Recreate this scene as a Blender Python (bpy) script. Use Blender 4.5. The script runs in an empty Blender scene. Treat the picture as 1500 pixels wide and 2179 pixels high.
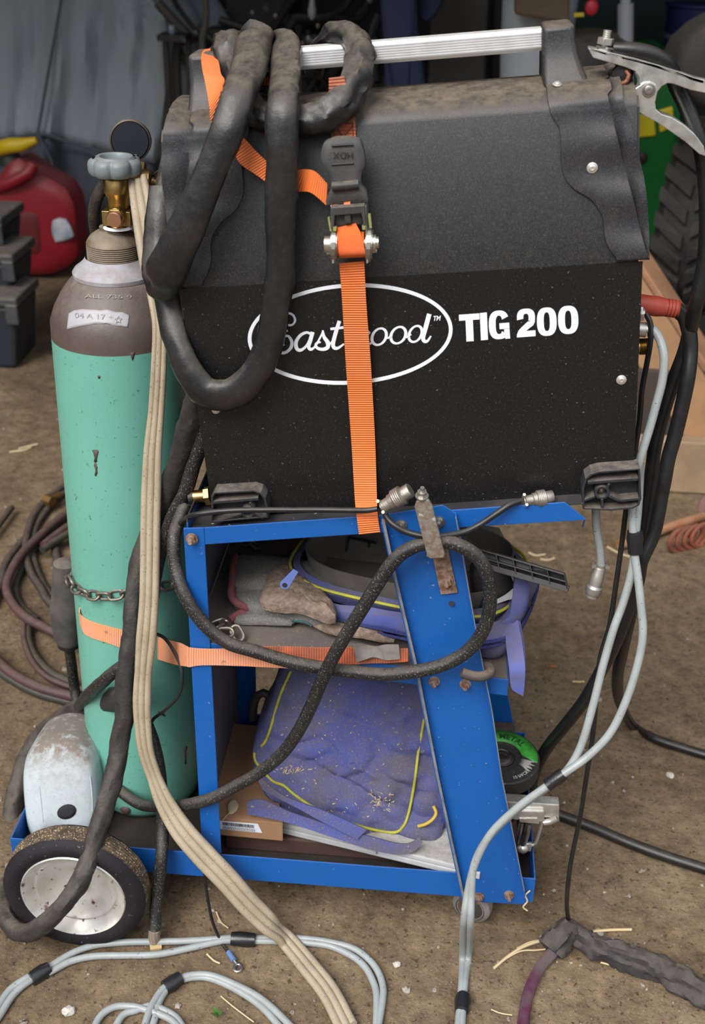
import bpy, bmesh, math, random
from mathutils import Vector, Matrix, noise
V = Vector
random.seed(7)
scn = bpy.context.scene
COL = scn.collection
PI = math.pi
# ------------------------------------------------------------------ camera
FPX, PITCH, YAW, ROLL, CH = 2490.0, math.radians(28.72), math.radians(4.03), math.radians(1.416), 1.4
_f = V((-math.sin(YAW)*math.cos(PITCH), math.cos(YAW)*math.cos(PITCH), -math.sin(PITCH)))
_r0 = V((math.cos(YAW), math.sin(YAW), 0)); _u0 = _r0.cross(_f)
_r = _r0*math.cos(ROLL)+_u0*math.sin(ROLL); _u = _u0*math.cos(ROLL)-_r0*math.sin(ROLL)
CAM = V((0, 0, CH))
def ray(x, y): return _r*((x-750)/FPX) - _u*((y-1089.5)/FPX) + _f
def P(x, y, Y):                       # point of the vertical plane at world distance Y
    d = ray(x, y); return CAM + d*(Y/d.y)
def Z(x, y, z=0.0):                   # point at height z
    d = ray(x, y); return CAM + d*((z-CH)/d.z)
def proj(p):
    q = V(p)-CAM; w = q.dot(_f); return 750+FPX*q.dot(_r)/w, 1089.5-FPX*q.dot(_u)/w
cd = bpy.data.cameras.new('camera'); co = bpy.data.objects.new('camera', cd); COL.objects.link(co)
m = Matrix((( _r.x, _u.x, -_f.x, 0), (_r.y, _u.y, -_f.y, 0), (_r.z, _u.z, -_f.z, CH), (0, 0, 0, 1)))
co.matrix_world = m
cd.sensor_fit = 'HORIZONTAL'; cd.sensor_width = 36; cd.lens = FPX/1500*36
cd.clip_start = .05
cd.dof.use_dof = True; cd.dof.focus_distance = 1.5; cd.dof.aperture_fstop = 9.0
scn.camera = co
# ------------------------------------------------------------------ materials
MATS = {}
def M(name, col, rough=.5, metal=0, var=None, spk=None, dust=0, bump=None, dcol=(.17,.125,.085), spec=None,
      coat=0, wave=None, alpha=None, trans=0, rvar=None, spk2=None, vscale=None):
    """var=(colour, scale, amount)  spk=(colour, scale, density)  dust=strength on upward faces  bump=(scale, strength)
       wave=(scale, axis, strength) woven ribs along the uv"""
    if name in MATS: return MATS[name]
    mt = bpy.data.materials.new(name); mt.use_nodes = True; nt = mt.node_tree; N = nt.nodes; L = nt.links
    b = N['Principled BSDF']
    tc = N.new('ShaderNodeTexCoord'); co_ = tc.outputs['Object']
    def rgb(c): n = N.new('ShaderNodeRGB'); n.outputs[0].default_value = (*c, 1); return n.outputs[0]
    def noi(scale, det=4, ro=.6, dim=None):
        n = N.new('ShaderNodeTexNoise'); n.inputs['Scale'].default_value = scale; n.inputs['Detail'].default_value = det
        n.inputs['Roughness'].default_value = ro; L.new(co_, n.inputs['Vector']); return n.outputs['Fac']
    def ramp(s, a, c):
        n = N.new('ShaderNodeMapRange'); n.clamp = True; n.inputs[1].default_value = a; n.inputs[2].default_value = c; L.new(s, n.inputs[0]); return n.outputs[0]
    def mul(s, k):
        n = N.new('ShaderNodeMath'); n.operation = 'MULTIPLY'; L.new(s, n.inputs[0])
        if isinstance(k, (int, float)): n.inputs[1].default_value = k
        else: L.new(k, n.inputs[1])
        return n.outputs[0]
    def mix(a, c, f):
        n = N.new('ShaderNodeMix'); n.data_type = 'RGBA'; L.new(f, n.inputs[0]); L.new(a, n.inputs[6]); L.new(c, n.inputs[7]); return n.outputs[2]
    c = rgb(col)
    if var: c = mix(c, rgb(var[0]), mul(ramp(noi(var[1]), .38, .66), var[2]))
    rsock = None
    for s_ in (spk, spk2):
        if s_: c = mix(c, rgb(s_[0]), ramp(noi(s_[1], 2, .5), 1-s_[2]-.03, 1-s_[2]+.03))
    if dust:
        g = N.new('ShaderNodeNewGeometry'); sp = N.new('ShaderNodeSeparateXYZ'); L.new(g.outputs['Normal'], sp.inputs[0])
        up = ramp(sp.outputs[2], .28, .95)
        f = mul(mul(up, ramp(noi(60, 6, .75), .25, .66)), dust)
        fi = N.new('ShaderNodeMath'); fi.operation = 'MULTIPLY_ADD'; L.new(ramp(noi(160, 3, .7), .5, .72), fi.inputs[0]); fi.inputs[1].default_value = .07*dust; L.new(f, fi.inputs[2]); fi.use_clamp = True
        c = mix(c, rgb(dcol), fi.outputs[0])
        rm = N.new('ShaderNodeMix'); rm.data_type = 'FLOAT'; L.new(fi.outputs[0], rm.inputs[0]); rm.inputs[2].default_value = rough; rm.inputs[3].default_value = .95; rsock = rm.outputs[0]
        if metal:
            mm = N.new('ShaderNodeMath'); mm.operation = 'MULTIPLY_ADD'; L.new(fi.outputs[0], mm.inputs[0]); mm.inputs[1].default_value = -metal; mm.inputs[2].default_value = metal; L.new(mm.outputs[0], b.inputs['Metallic'])
    L.new(c, b.inputs['Base Color'])
    b.inputs['Roughness'].default_value = rough
    if rsock: L.new(rsock, b.inputs['Roughness'])
    elif rvar:
        n = N.new('ShaderNodeMapRange'); n.inputs[3].default_value = rvar[0]; n.inputs[4].default_value = rvar[1]; L.new(noi(rvar[2]), n.inputs[0]); n.inputs[1].default_value = .35; n.inputs[2].default_value = .65; L.new(n.outputs[0], b.inputs['Roughness'])
    if not (dust and metal): b.inputs['Metallic'].default_value = metal
    if spec is not None: b.inputs['Specular IOR Level'].default_value = spec
    if coat: b.inputs['Coat Weight'].default_value = coat; b.inputs['Coat Roughness'].default_value = .15
    if trans: b.inputs['Transmission Weight'].default_value = trans
    if alpha: b.inputs['Alpha'].default_value = alpha
    h = None
    if bump:
        h = (noi(bump[0], 5, .65), bump[1], bump[2] if len(bump) > 2 else .002)
    nrm = None
    if h:
        bn = N.new('ShaderNodeBump'); bn.inputs['Strength'].default_value = h[1]; bn.inputs['Distance'].default_value = h[2]; L.new(h[0], bn.inputs['Height']); nrm = bn.outputs[0]
    if wave:
        w = N.new('ShaderNodeTexWave'); w.bands_direction = wave[1]; w.inputs['Scale'].default_value = wave[0]; w.inputs['Distortion'].default_value = .3; L.new(tc.outputs['UV'], w.inputs['Vector'])
        bn = N.new('ShaderNodeBump'); bn.inputs['Strength'].default_value = wave[2]; bn.inputs['Distance'].default_value = .0008; L.new(w.outputs['Fac'], bn.inputs['Height'])
        if nrm: L.new(nrm, bn.inputs['Normal'])
        nrm = bn.outputs[0]
        if len(wave) > 3:
            mx = N.new('ShaderNodeMix'); mx.data_type = 'RGBA'; mx.blend_type = 'MULTIPLY'; mx.inputs[0].default_value = wave[3]; L.new(c, mx.inputs[6]); L.new(w.outputs['Color'], mx.inputs[7]); L.new(mx.outputs[2], b.inputs['Base Color'])
    if nrm: L.new(nrm, b.inputs['Normal'])
    MATS[name] = mt; return mt
# ------------------------------------------------------------------ objects
ORG = {}
def finish(o, verts, parent):
    if parent is None:
        xs = [v[0] for v in verts]; ys = [v[1] for v in verts]; zs = [v[2] for v in verts]
        org = V(((min(xs)+max(xs))/2, (min(ys)+max(ys))/2, min(zs))); o.location = org
    else:
        org = ORG[parent.name]; o.parent = parent
    for v in o.data.vertices: v.co -= org
    ORG[o.name] = org
def obj(name, verts, faces, mat, parent=None, smooth=True, uvs=None, bevel=0, mats=None, fmat=None, seg=2, ang=35, sub=0, solid=0):
    me = bpy.data.meshes.new(name); me.from_pydata([tuple(v) for v in verts], [], faces)
    if uvs:
        ul = me.uv_layers.new(name='uv')
        for lp in me.loops: ul.data[lp.index].uv = uvs[lp.vertex_index]
    bm = bmesh.new(); bm.from_mesh(me); bmesh.ops.recalc_face_normals(bm, faces=bm.faces); bm.to_mesh(me); bm.free()
    me.materials.append(mat)
    if mats:
        for q in mats: me.materials.append(q)
        for p, k in zip(me.polygons, fmat): p.material_index = k
    me.polygons.foreach_set('use_smooth', [smooth]*len(me.polygons))
    o = bpy.data.objects.new(name, me); COL.objects.link(o); finish(o, verts, parent)
    if solid:
        md = o.modifiers.new('solid', 'SOLIDIFY'); md.thickness = solid; md.offset = 0
    if bevel:
        md = o.modifiers.new('bev', 'BEVEL'); md.width = bevel; md.segments = seg; md.limit_method = 'ANGLE'; md.angle_limit = math.radians(ang)
        md.harden_normals = False
    if sub:
        md = o.modifiers.new('sub', 'SUBSURF'); md.levels = sub; md.render_levels = sub
    if smooth and not sub:
        me.set_sharp_from_angle(angle=math.radians(40))
    return o
def tag(o, label, cat=None, group=None, kind=None):
    if label: o['label'] = label
    if cat: o['category'] = cat
    if group: o['group'] = group
    if kind: o['kind'] = kind
    return o
def thing(name, loc, label, cat, group=None):
    o = bpy.data.objects.new(name, None); COL.objects.link(o); o.location = loc; o.empty_display_size = .05
    ORG[o.name] = V(loc); return tag(o, label, cat, group)
class G:                                  # geometry collector: several solids joined into ONE mesh
    def __init__(s): s.v = []; s.f = []; s.uv = []; s.fm = []
    def add(s, v, f, uv=None, m=0):
        k = len(s.v); s.v += [V(a) for a in v]; s.f += [tuple(i+k for i in q) for q in f]; s.uv += list(uv) if uv else [(a[0], a[2]) for a in v]; s.fm += [m]*len(f); return s
    def box(s, p0, p1, m=0):
        x0, y0, z0 = p0; x1, y1, z1 = p1
        v = [(x0,y0,z0),(x1,y0,z0),(x1,y1,z0),(x0,y1,z0),(x0,y0,z1),(x1,y0,z1),(x1,y1,z1),(x0,y1,z1)]
        return s.add(v, [(0,3,2,1),(4,5,6,7),(0,1,5,4),(1,2,6,5),(2,3,7,6),(3,0,4,7)], m=m)
    def hexa(s, a, b, m=0):               # two loops of the same length joined into a closed solid
        n = len(a); f = [tuple(range(n))[::-1], tuple(range(n, 2*n))]+[(i, (i+1) % n, n+(i+1) % n, n+i) for i in range(n)]
        return s.add(list(a)+list(b), f, m=m)
    def prism(s, loop, d, m=0):
        d = V(d); return s.hexa(loop, [V(p)+d for p in loop], m)
    def cyl(s, p0, p1, r0, r1=None, n=20, m=0, cap=True, phase=0):
        r1 = r0 if r1 is None else r1; p0 = V(p0); p1 = V(p1); ax = (p1-p0).normalized(); a = ax.orthogonal().normalized(); b = ax.cross(a)
        A = [p0+(a*math.cos(2*PI*i/n+phase)+b*math.sin(2*PI*i/n+phase))*r0 for i in range(n)]
        B = [p1+(a*math.cos(2*PI*i/n+phase)+b*math.sin(2*PI*i/n+phase))*r1 for i in range(n)]
        f = [(i, (i+1) % n, n+(i+1) % n, n+i) for i in range(n)]
        if cap: f += [tuple(range(n))[::-1], tuple(range(n, 2*n))]
        return s.add(A+B, f, m=m)
    def lathe(s, o, ax, prof, n=40, m=0, cap=True, mods=None):
        o = V(o); ax = V(ax).normalized(); a = (V((1,0,0)) if abs(ax.x) < .9 else V((0,0,1))); a = (a-ax*a.dot(ax)).normalized(); b = ax.cross(a)
        v = []; 
        for (r, h) in prof:
            for i in range(n):
                t = 2*PI*i/n; rr = r*(mods(t, h) if mods else 1)
                v.append(o+ax*h+(a*math.cos(t)+b*math.sin(t))*rr)
        f = []
        for k in range(len(prof)-1):
            for i in range(n): f.append((k*n+i, k*n+(i+1) % n, (k+1)*n+(i+1) % n, (k+1)*n+i))
        if cap: f += [tuple(range(n))[::-1], tuple(range((len(prof)-1)*n, len(prof)*n))]
        return s.add(v, f, m=m)
    def tube(s, pts, r, n=12, step=None, wr=0, wf=40, flat=1, fdir=None, cap=True, m=0, seed=0, closed=False, raw=False):
        """r: number or list per control point; wr: wrinkle amplitude; flat: squash along fdir"""
        rs = r if isinstance(r, (list, tuple)) else [r]*len(pts)
        pr = [(V(p), q) for p, q in zip(pts, rs)]
        if raw: S = pr
        else: S = smooth_path(pr, step or max(.003, min(rs)*.8), closed)
        c = [q[0] for q in S]; rad = [q[1] for q in S]; n_s = len(c); v = []; uv = []
        t0 = (c[1]-c[0]).normalized(); a = t0.orthogonal().normalized(); ln = 0
        for k in range(n_s):
            t = (c[min(k+1, n_s-1)]-c[max(k-1, 0)]) if not closed else (c[(k+1) % n_s]-c[k-1])
            if t.length < 1e-9: t = t0
            t.normalize(); a = (a-t*a.dot(t)); a = a.normalized() if a.length > 1e-6 else t.orthogonal().normalized()
            if k: ln += (c[k]-c[k-1]).length
            b = t.cross(a)
            if flat != 1:
                fd = V(fdir); fd = (fd-t*fd.dot(t)).normalized(); sd = t.cross(fd)
            for i in range(n):
                an = 2*PI*i/n; ca, sa = math.cos(an), math.sin(an); rr = rad[k]
                if flat != 1: d = sd*ca/flat**.35 + fd*sa*flat
                else: d = a*ca+b*sa
                if wr:
                    q = c[k]*wf+d*1.7+V((seed*3.1, seed*1.7, seed)); rr *= 1+wr*(noise.noise(q)*1.1+.6*abs(noise.noise(q*2.1))-.25)
                v.append(c[k]+d*rr); uv.append((ln, i/n))
        f = [(k*n+i, k*n+(i+1) % n, (k+1)*n+(i+1) % n, (k+1)*n+i) for k in range(n_s-1) for i in range(n)]
        if closed: f += [((n_s-1)*n+i, (n_s-1)*n+(i+1) % n, (i+1) % n, i) for i in range(n)]
        elif cap: f += [tuple(range(n))[::-1], tuple(range((n_s-1)*n, n_s*n))]
        return s.add(v, f, uv, m)
    def tube2(s, pts, rad, n=10):
        k0 = len(s.v); s.tube(pts, 1.0, n=n, raw=True)
        for k in range(len(pts)):
            for i in range(n): q = s.v[k0+k*n+i]; s.v[k0+k*n+i] = V(pts[k])+(q-V(pts[k]))*rad[k]
        return s
    def band(s, A, B, th, step=.004, m=0, raw=False):
        """flat strap between two edge curves"""
        pr = [(V(a), V(b)) for a, b in zip(A, B)]
        if not raw:
            n0 = max(2, int(sum((pr[i+1][0]-pr[i][0]).length for i in range(len(pr)-1))/step))
            pr = resample2(pr, n0)
        v = []; uv = []; ln = 0; W = 6
        for k, (a, b) in enumerate(pr):
            t = pr[min(k+1, len(pr)-1)][0]-pr[max(k-1, 0)][0]; nn = t.cross(b-a); nn = nn.normalized() if nn.length > 1e-12 else V((0,-1,0))
            if k: ln += ((pr[k][0]+pr[k][1])/2-(pr[k-1][0]+pr[k-1][1])/2).length
            for j in range(W): q = a.lerp(b, j/(W-1)); v.append(q+nn*th/2); uv.append((ln, j/(W-1)*.03))
            for j in range(W): q = b.lerp(a, j/(W-1)); v.append(q-nn*th/2); uv.append((ln, (W-1-j)/(W-1)*.03))
        n = 2*W
        f = [(k*n+i, k*n+(i+1) % n, (k+1)*n+(i+1) % n, (k+1)*n+i) for k in range(len(pr)-1) for i in range(n)]
        f += [tuple(range(n))[::-1], tuple(range((len(pr)-1)*n, len(pr)*n))]
        return s.add(v, f, uv, m)
    def pillow(s, loop, back, nrm=(0,-1,0), bulge=.02, K=8, amp=0, fr=20, seed=0, p=.5, bb=None, m=0, res=.012):
        """closed soft body: an outline loop (3-D points), bulging towards nrm; its back lies `back` behind"""
        L_ = [V(q) for q in loop]; L_ = [q[0] for q in smooth_path([(q, 0) for q in L_], res, True)]
        n = len(L_); c = sum(L_, V())/n; nrm = V(nrm).normalized(); v = []
        def ring(sc, side):
            h = (1-sc**2.5)**p if sc < 1 else 0
            for q in L_:
                w = c+(q-c)*sc
                off = bulge*h if side > 0 else -back-(bb if bb is not None else bulge*.4)*h
                if amp:
                    g = w*fr+V((seed, seed*2, 0)); off += amp*(noise.noise(g)+.5*noise.noise(g*2.3)-.6*abs(noise.noise(g*1.3+V((5,1,2)))))*(1 if side > 0 else .4)
                v.append(w+nrm*off)
        for k in range(1, K+1): ring(k/K, 1)
        nb = len(v)//n
        for k in range(3): 
            a_ = (k+1)/4
            for q in L_: v.append(c+(q-c)*(1+.012*math.sin(a_*PI))-nrm*back*a_)
        for k in range(K, 0, -1): ring(k/K, -1)
        R = len(v)//n
        v += [c+nrm*(bulge+0), c-nrm*(back+(bb if bb is not None else bulge*.4))]
        f = [(k*n+i, k*n+(i+1) % n, (k+1)*n+(i+1) % n, (k+1)*n+i) for k in range(R-1) for i in range(n)]
        f += [(len(v)-2, (i+1) % n, i) for i in range(n)]+[(len(v)-1, (R-1)*n+i, (R-1)*n+(i+1) % n) for i in range(n)]
        return s.add(v, f, m=m)
    def sphere(s, c, r, n=12, sc=(1,1,1), m=0):
        prof = [(max(1e-4, math.sin(PI*k/n))*r, -math.cos(PI*k/n)*r) for k in range(n+1)]
        k0 = len(s.v); s.lathe((0,0,0), (0,0,1), prof, n*2, m, cap=False)
        for i in range(k0, len(s.v)): q = s.v[i]; s.v[i] = V(c)+V((q.x*sc[0], q.y*sc[1], q.z*sc[2]))
        return s
    def out(s, name, mat, parent=None, smooth=True, label=None, cat=None, group=None, kind=None, **kw):
        o = obj(name, s.v, s.f, mat, parent, smooth, uvs=s.uv, fmat=s.fm, **kw) if kw.get('mats') else obj(name, s.v, s.f, mat, parent, smooth, uvs=s.uv, **kw)
        return tag(o, label, cat, group, kind)
def cr(p0, p1, p2, p3, t):
    return .5*((2*p1)+(p2-p0)*t+(2*p0-5*p1+4*p2-p3)*t*t+(3*p1-p0-3*p2+p3)*t*t*t)
def smooth_path(pr, step, closed=False):
    n = len(pr); out = []
    if n == 2 and not closed:
        k = max(1, int((pr[1][0]-pr[0][0]).length/step)); return [(pr[0][0].lerp(pr[1][0], i/k), pr[0][1]+(pr[1][1]-pr[0][1])*i/k) for i in range(k+1)]
    rng = range(n) if closed else range(n-1)
    for i in rng:
        g = (lambda j: pr[j % n]) if closed else (lambda j: pr[max(0, min(n-1, j))])
        a, b, c, d = g(i-1), g(i), g(i+1), g(i+2)
        if not closed and i == 0: a = (b[0]*2-c[0], b[1])
        if not closed and i == n-2: d = (c[0]*2-b[0], c[1])
        k = max(1, int((c[0]-b[0]).length/step))
        for j in range(k): t = j/k; out.append((cr(a[0], b[0], c[0], d[0], t), b[1]+(c[1]-b[1])*t))
    if not closed: out.append(pr[-1])
    return out
def resample2(pr, n):
    m_ = len(pr); out = []
    for q in range(n+1):
        s = q/n*(m_-1); i = min(int(s), m_-2); t = s-i; g = lambda j: pr[max(0, min(m_-1, j))]
        out.append(tuple(cr(g(i-1)[k], g(i)[k], g(i+1)[k], g(i+2)[k], t) for k in (0, 1)))
    return out
def cable(name, pts, r, mat, label=None, cat='cable', parent=None, **kw):
    """pts of (px, py, Y) or (px, py, 'f', height) for points lying on the floor"""
    g = G(); g.tube(pp(pts), r, **kw); return g.out(name, mat, parent, label=label, cat=cat if parent is None else None)
def pp(pts): return [p if isinstance(p, Vector) else (Z(p[0], p[1], p[3]) if len(p) == 4 else P(*p)) for p in pts]
def bolt(g, p, r=.006, h=.006, ax=(0,-1,0), stud=True):
    p = V(p); ax = V(ax).normalized()
    g.cyl(p, p+ax*.0015, r*1.35, n=20); g.cyl(p+ax*.0015, p+ax*h, r, n=6)
    if stud: g.cyl(p+ax*h, p+ax*(h+.006), r*.5, r*.45, n=12)
    return g
def screw(g, p, r=.006, ax=(0,-1,0)):
    p = V(p); ax = V(ax).normalized(); s = ax.orthogonal().normalized(); t = ax.cross(s)
    g.lathe(p, ax, [(r*1.25, 0), (r*1.25, .0008), (r*1.05, .0012), (r*.95, .0010), (r*.85, .0022), (r*.5, .003), (r*.15, .0026)], n=20)
    return g
def stroke(pts, w, Y, step=2.0):
    """flat pen stroke on a plane: pixel control points with a pen width; returns prisms"""
    ws = w if isinstance(w, (list, tuple)) else [w]*len(pts)
    S = smooth_path([(V((a, b, 0)), q) for (a, b), q in zip(pts, ws)], step); L_ = []; R_ = []
    for k in range(len(S)):
        t = (S[min(k+1, len(S)-1)][0]-S[max(k-1, 0)][0]).normalized(); n = V((-t.y, t.x, 0))*S[k][1]/2
        L_.append(S[k][0]+n); R_.append(S[k][0]-n)
    return L_, R_
def textmesh(body, size, bold=0, shear=0, space=1.0):
    cu = bpy.data.curves.new('t', 'FONT'); cu.body = body; cu.size = size; cu.offset = bold; cu.shear = shear; cu.space_character = space; cu.resolution_u = 3
    o = bpy.data.objects.new('t', cu); COL.objects.link(o); dg = bpy.context.evaluated_depsgraph_get()
    me = bpy.data.meshes.new_from_object(o.evaluated_get(dg)); v = [x.co.copy() for x in me.vertices]; f = [tuple(p.vertices) for p in me.polygons]
    bpy.data.objects.remove(o); bpy.data.curves.remove(cu); bpy.data.meshes.remove(me); return v, f
# ------------------------------------------------------------------ material set
DC = (.20, .15, .105)
blue = M('blue_powder_coat', (.005,.098,.37), .42, var=((.004,.085,.34), 9, .5), spk=((.17,.22,.36), 210, .262), dust=.22, bump=(900,.08), dcol=DC)
blue_in = M('blue_coat_dusty', (.10,.10,.17), .6, var=((.14,.125,.125), 14, .6), dust=.9, dcol=(.10,.08,.06))
shelf_m = M('dusty_shelf_top', (.155,.122,.092), .8, var=((.075,.068,.085), 9, .7), spk=((.25,.2,.15), 300, .32), bump=(200,.15))
case_m = M('black_textured_steel', (.011,.012,.0145), .40, var=((.020,.019,.019), 6, .4), dust=1.0, bump=(1400,.25,.0006), dcol=(.155,.12,.083), spk=((.060,.054,.048), 1300, .42))
case_low = M('black_satin_decal', (.0050,.0044,.0050), .40, var=((.008,.007,.007), 10, .5), spk=((.16,.145,.13), 330, .262), spk2=((.03,.027,.025), 700, .34), bump=(900,.12,.0005))
bezel_m = M('black_molded_plastic', (.015,.016,.021), .42, var=((.036,.033,.031), 12, .5), dust=1.0, bump=(700,.2,.0006), dcol=(.15,.115,.08), spk=((.06,.054,.05), 1100, .42))
foot_m = M('grey_molded_plastic', (.019,.020,.024), .6, dust=1.0, bump=(500,.15,.0005), dcol=(.17,.14,.11))
white_m = M('white_ink', (.78,.80,.84), .5)
alu_m = M('brushed_aluminium', (.88,.88,.90), .42, .55, var=((.70,.68,.66), 30, .5), dust=.8, dcol=(.30,.24,.17))
steel_m = M('bare_steel', (.50,.48,.45), .38, 1, var=((.25,.22,.2), 60, .7))
zinc_m = M('zinc_steel', (.46,.44,.40), .42, 1, var=((.35,.30,.25), 90, .6))
rust_m = M('rusty_steel', (.20,.095,.05), .8, .35, var=((.42,.33,.27), 120, .8), bump=(300,.4))
latch_m = M('tarnished_steel', (.36,.33,.29), .55, .6, var=((.22,.13,.08), 170, .75), spk=((.6,.58,.55), 90, .3), bump=(400,.3))
brass_m = M('brass', (.50,.34,.12), .36, 1, var=((.33,.20,.08), 70, .6))
copper_m = M('copper', (.72,.42,.27), .4, 1)
green_m = M('green_enamel', (.145,.40,.315), .36, var=((.125,.355,.275), 5, .6), spk=((.06,.15,.11), 80, .265), spk2=((.05,.22,.16), 260, .30), bump=(260,.05), dust=.12, dcol=DC)
brown_m = M('brown_enamel', (.085,.060,.051), .36, var=((.12,.094,.08), 18, .6), dust=.9, bump=(300,.15), dcol=(.20,.165,.14))
collar_m = M('dusty_grey_paint', (.38,.38,.42), .5, var=((.26,.22,.20), 40, .8), dust=.7, bump=(250,.2), dcol=(.24,.19,.155))
whitep_m = M('white_paint_patch', (.36,.345,.36), .45, bump=(200,.1))
thread_m = M('rusty_thread', (.20,.145,.095), .55, .6, var=((.34,.28,.22), 60, .7), dust=1, dcol=(.20,.165,.13))
wheelgrey_m = M('grey_handwheel', (.165,.195,.20), .42, dust=.55, dcol=(.22,.19,.16))
black_m = M('gloss_black', (.012,.013,.018), .3, dust=.2)
rubber_m = M('black_rubber', (.010,.010,.011), .42, var=((.028,.025,.022), 30, .6), dust=.8, bump=(350,.3), dcol=(.12,.098,.075), spk=((.13,.115,.095), 500, .37))
sleeve_m = M('black_leather_sleeve', (.011,.0105,.0115), .34, var=((.028,.024,.022), 18, .6), dust=1.0, bump=(90,.30,.002), dcol=(.125,.10,.072))
sleeve2_m = M('dusty_woven_sleeve', (.034,.029,.026), .6, var=((.016,.015,.0155), 26, .8), dust=.9, bump=(110,.55,.003), dcol=(.15,.12,.092))
cord_m = M('beige_vinyl_cord', (.40,.33,.235), .55, var=((.27,.21,.14), 22, .6), spk=((.17,.13,.09), 400, .33), dust=.3, bump=(120,.1), dcol=(.30,.24,.17))
greyc_m = M('grey_cable_jacket', (.32,.345,.34), .40, var=((.25,.265,.255), 30, .7), spk=((.12,.10,.08), 260, .29))
blackc_m = M('black_cable_jacket', (.009,.009,.010), .36, var=((.022,.021,.020), 40, .5), dust=.35, dcol=(.11,.09,.07))
tape_m = M('black_vinyl_tape', (.015,.015,.017), .3, bump=(150,.4,.001))
orange_m = M('orange_webbing', (.95,.20,.035), .7, var=((.88,.25,.09), 14, .7), wave=(110, 'X', 1, .16))
orange_d = M('dirty_orange_webbing', (.72,.17,.07), .75, var=((.16,.085,.06), 22, .8), wave=(95, 'X', .9, .25), dust=.25, dcol=DC)
orange_p = M('faded_orange_webbing', (.95,.35,.16), .7, var=((.80,.40,.28), 18, .6), spk=((.45,.22,.14), 90, .30), wave=(95, 'X', .8, .12))
chain_m = M('dull_chain_steel', (.17,.145,.12), .5, .8, var=((.30,.26,.22), 90, .7))
bluefab = M('blue_dusty_fabric', (.062,.080,.29), .9, var=((.105,.088,.085), 8, .95), spk=((.36,.29,.20), 190, .27), spk2=((.14,.125,.13), 420, .40), bump=(700,.35,.001), dust=.35, dcol=(.13,.105,.09))
bluefab2 = M('blue_binding_fabric', (.090,.115,.37), .88, var=((.12,.108,.15), 20, .9), bump=(700,.35,.001), dust=.45, dcol=(.16,.13,.11))
piping_m = M('yellow_piping', (.46,.45,.03), .6, var=((.25,.2,.05), 60, .6))
plast_bk = M('black_dusty_plastic', (.024,.023,.023), .50, var=((.055,.048,.042), 15, .6), dust=1.0, bump=(300,.12), dcol=(.145,.12,.095))
suede_m = M('grey_suede', (.17,.16,.145), .95, var=((.11,.10,.09), 30, .6), spk=((.27,.26,.24), 420, .36), bump=(300,.8,.002))
fleece_m = M('brown_fleece', (.19,.13,.10), 1, var=((.33,.25,.19), 130, .9), bump=(420,1,.002))
redfab = M('dull_red_binding', (.15,.04,.045), .85, var=((.26,.10,.10), 60, .6), bump=(400,.4,.001))
card_m = M('cardboard', (.32,.175,.09), .85, var=((.27,.14,.07), 12, .6), bump=(250,.06))
label_m = M('white_label', (.70,.72,.78), .5)
ink_m = M('black_ink', (.03,.03,.035), .5)
clear_m = M('clear_box_plastic', (.52,.53,.54), .25, var=((.40,.38,.36), 30, .6), dust=.5, dcol=(.22,.17,.13))
lid_m = M('dusty_lid_top', (.20,.17,.14), .75, var=((.30,.26,.22), 30, .7), bump=(200,.15))
darkred = M('oxblood_case_plastic', (.075,.040,.032), .5, var=((.09,.05,.04), 30, .6))
grip_m = M('grey_white_plastic', (.47,.53,.55), .38, spk=((.25,.2,.17), 400, .30), dust=1.9, dcol=(.19,.155,.13))
tire_m = M('black_tire_rubber', (.011,.009,.013), .68, var=((.022,.018,.018), 14, .6), spec=.3, bump=(300,.2), spk=((.16,.13,.10), 260, .27))
tread_m = M('straw_caked_tread', (.045,.032,.022), .9, var=((.15,.10,.055), 60, .8), spk=((.40,.31,.20), 420, .37), bump=(220,.9,.002))
rim_m = M('dull_silver_rim', (.80,.79,.76), .30, .55, var=((.50,.44,.37), 14, .7), spk=((.16,.04,.03), 38, .30), spk2=((.08,.06,.05), 110, .30), bump=(120,.1))
caster_m = M('dusty_caster_rubber', (.20,.18,.165), .8, var=((.30,.27,.24), 60, .6))
clampw = M('nickel_plate', (.70,.70,.66), .30, .75, var=((.35,.30,.24), 38, .65), bump=(120,.1), rvar=(.2,.5,30))
redplug = M('red_rubber', (.42,.06,.035), .5, var=((.30,.05,.03), 50, .6))
wood_m = M('pine_board', (.34,.185,.085), .7, var=((.22,.12,.06), 9, .7), bump=(60,.1))
wood2_m = M('weathered_board', (.36,.25,.15), .75, var=((.24,.16,.10), 12, .7), bump=(60,.1))
straw_m = M('straw', (.58,.45,.26), .8)
# ================================================================== CART
Y0 = 1.243; YB = 1.572            # near and far side planes of the cart
cart = thing('welding_cart', V((-.2, 1.41, 0)), 'blue sheet-metal welding cart with three trays and slanted legs, holding the black welder', 'cart')
def plate(g, px, Ya, Yb):         # sheet standing in plane Ya, thickness towards Yb
    g.prism([P(x, y, Ya) for x, y in px], (0, Yb-Ya, 0)); return g
TH = .0022
# --- lower tray
zt, zb = .133, .086
xl, xr = -.5838, .190
tiltl = lambda X: 0.0
g = G()
g.box((xl, Y0, zb), (xr, Y0+TH, zt)); g.box((xl, YB-TH, zb), (xr, YB, zt))
g.box((xl, Y0+TH, zb), (xl+TH, YB-TH, zt)); g.box((xr-TH, Y0+TH, zb), (xr, YB-TH, zt))
g.out('lower_tray', blue, cart, False, bevel=.0008)
G().box((xl+TH, Y0+TH, zb), (xr-TH, YB-TH, zb+TH)).out('tray_floor', M('greasy_tray_floor', (.035,.025,.018), .7, var=((.012,.01,.009), 12, .8), bump=(120,.3)), cart, False)
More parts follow.
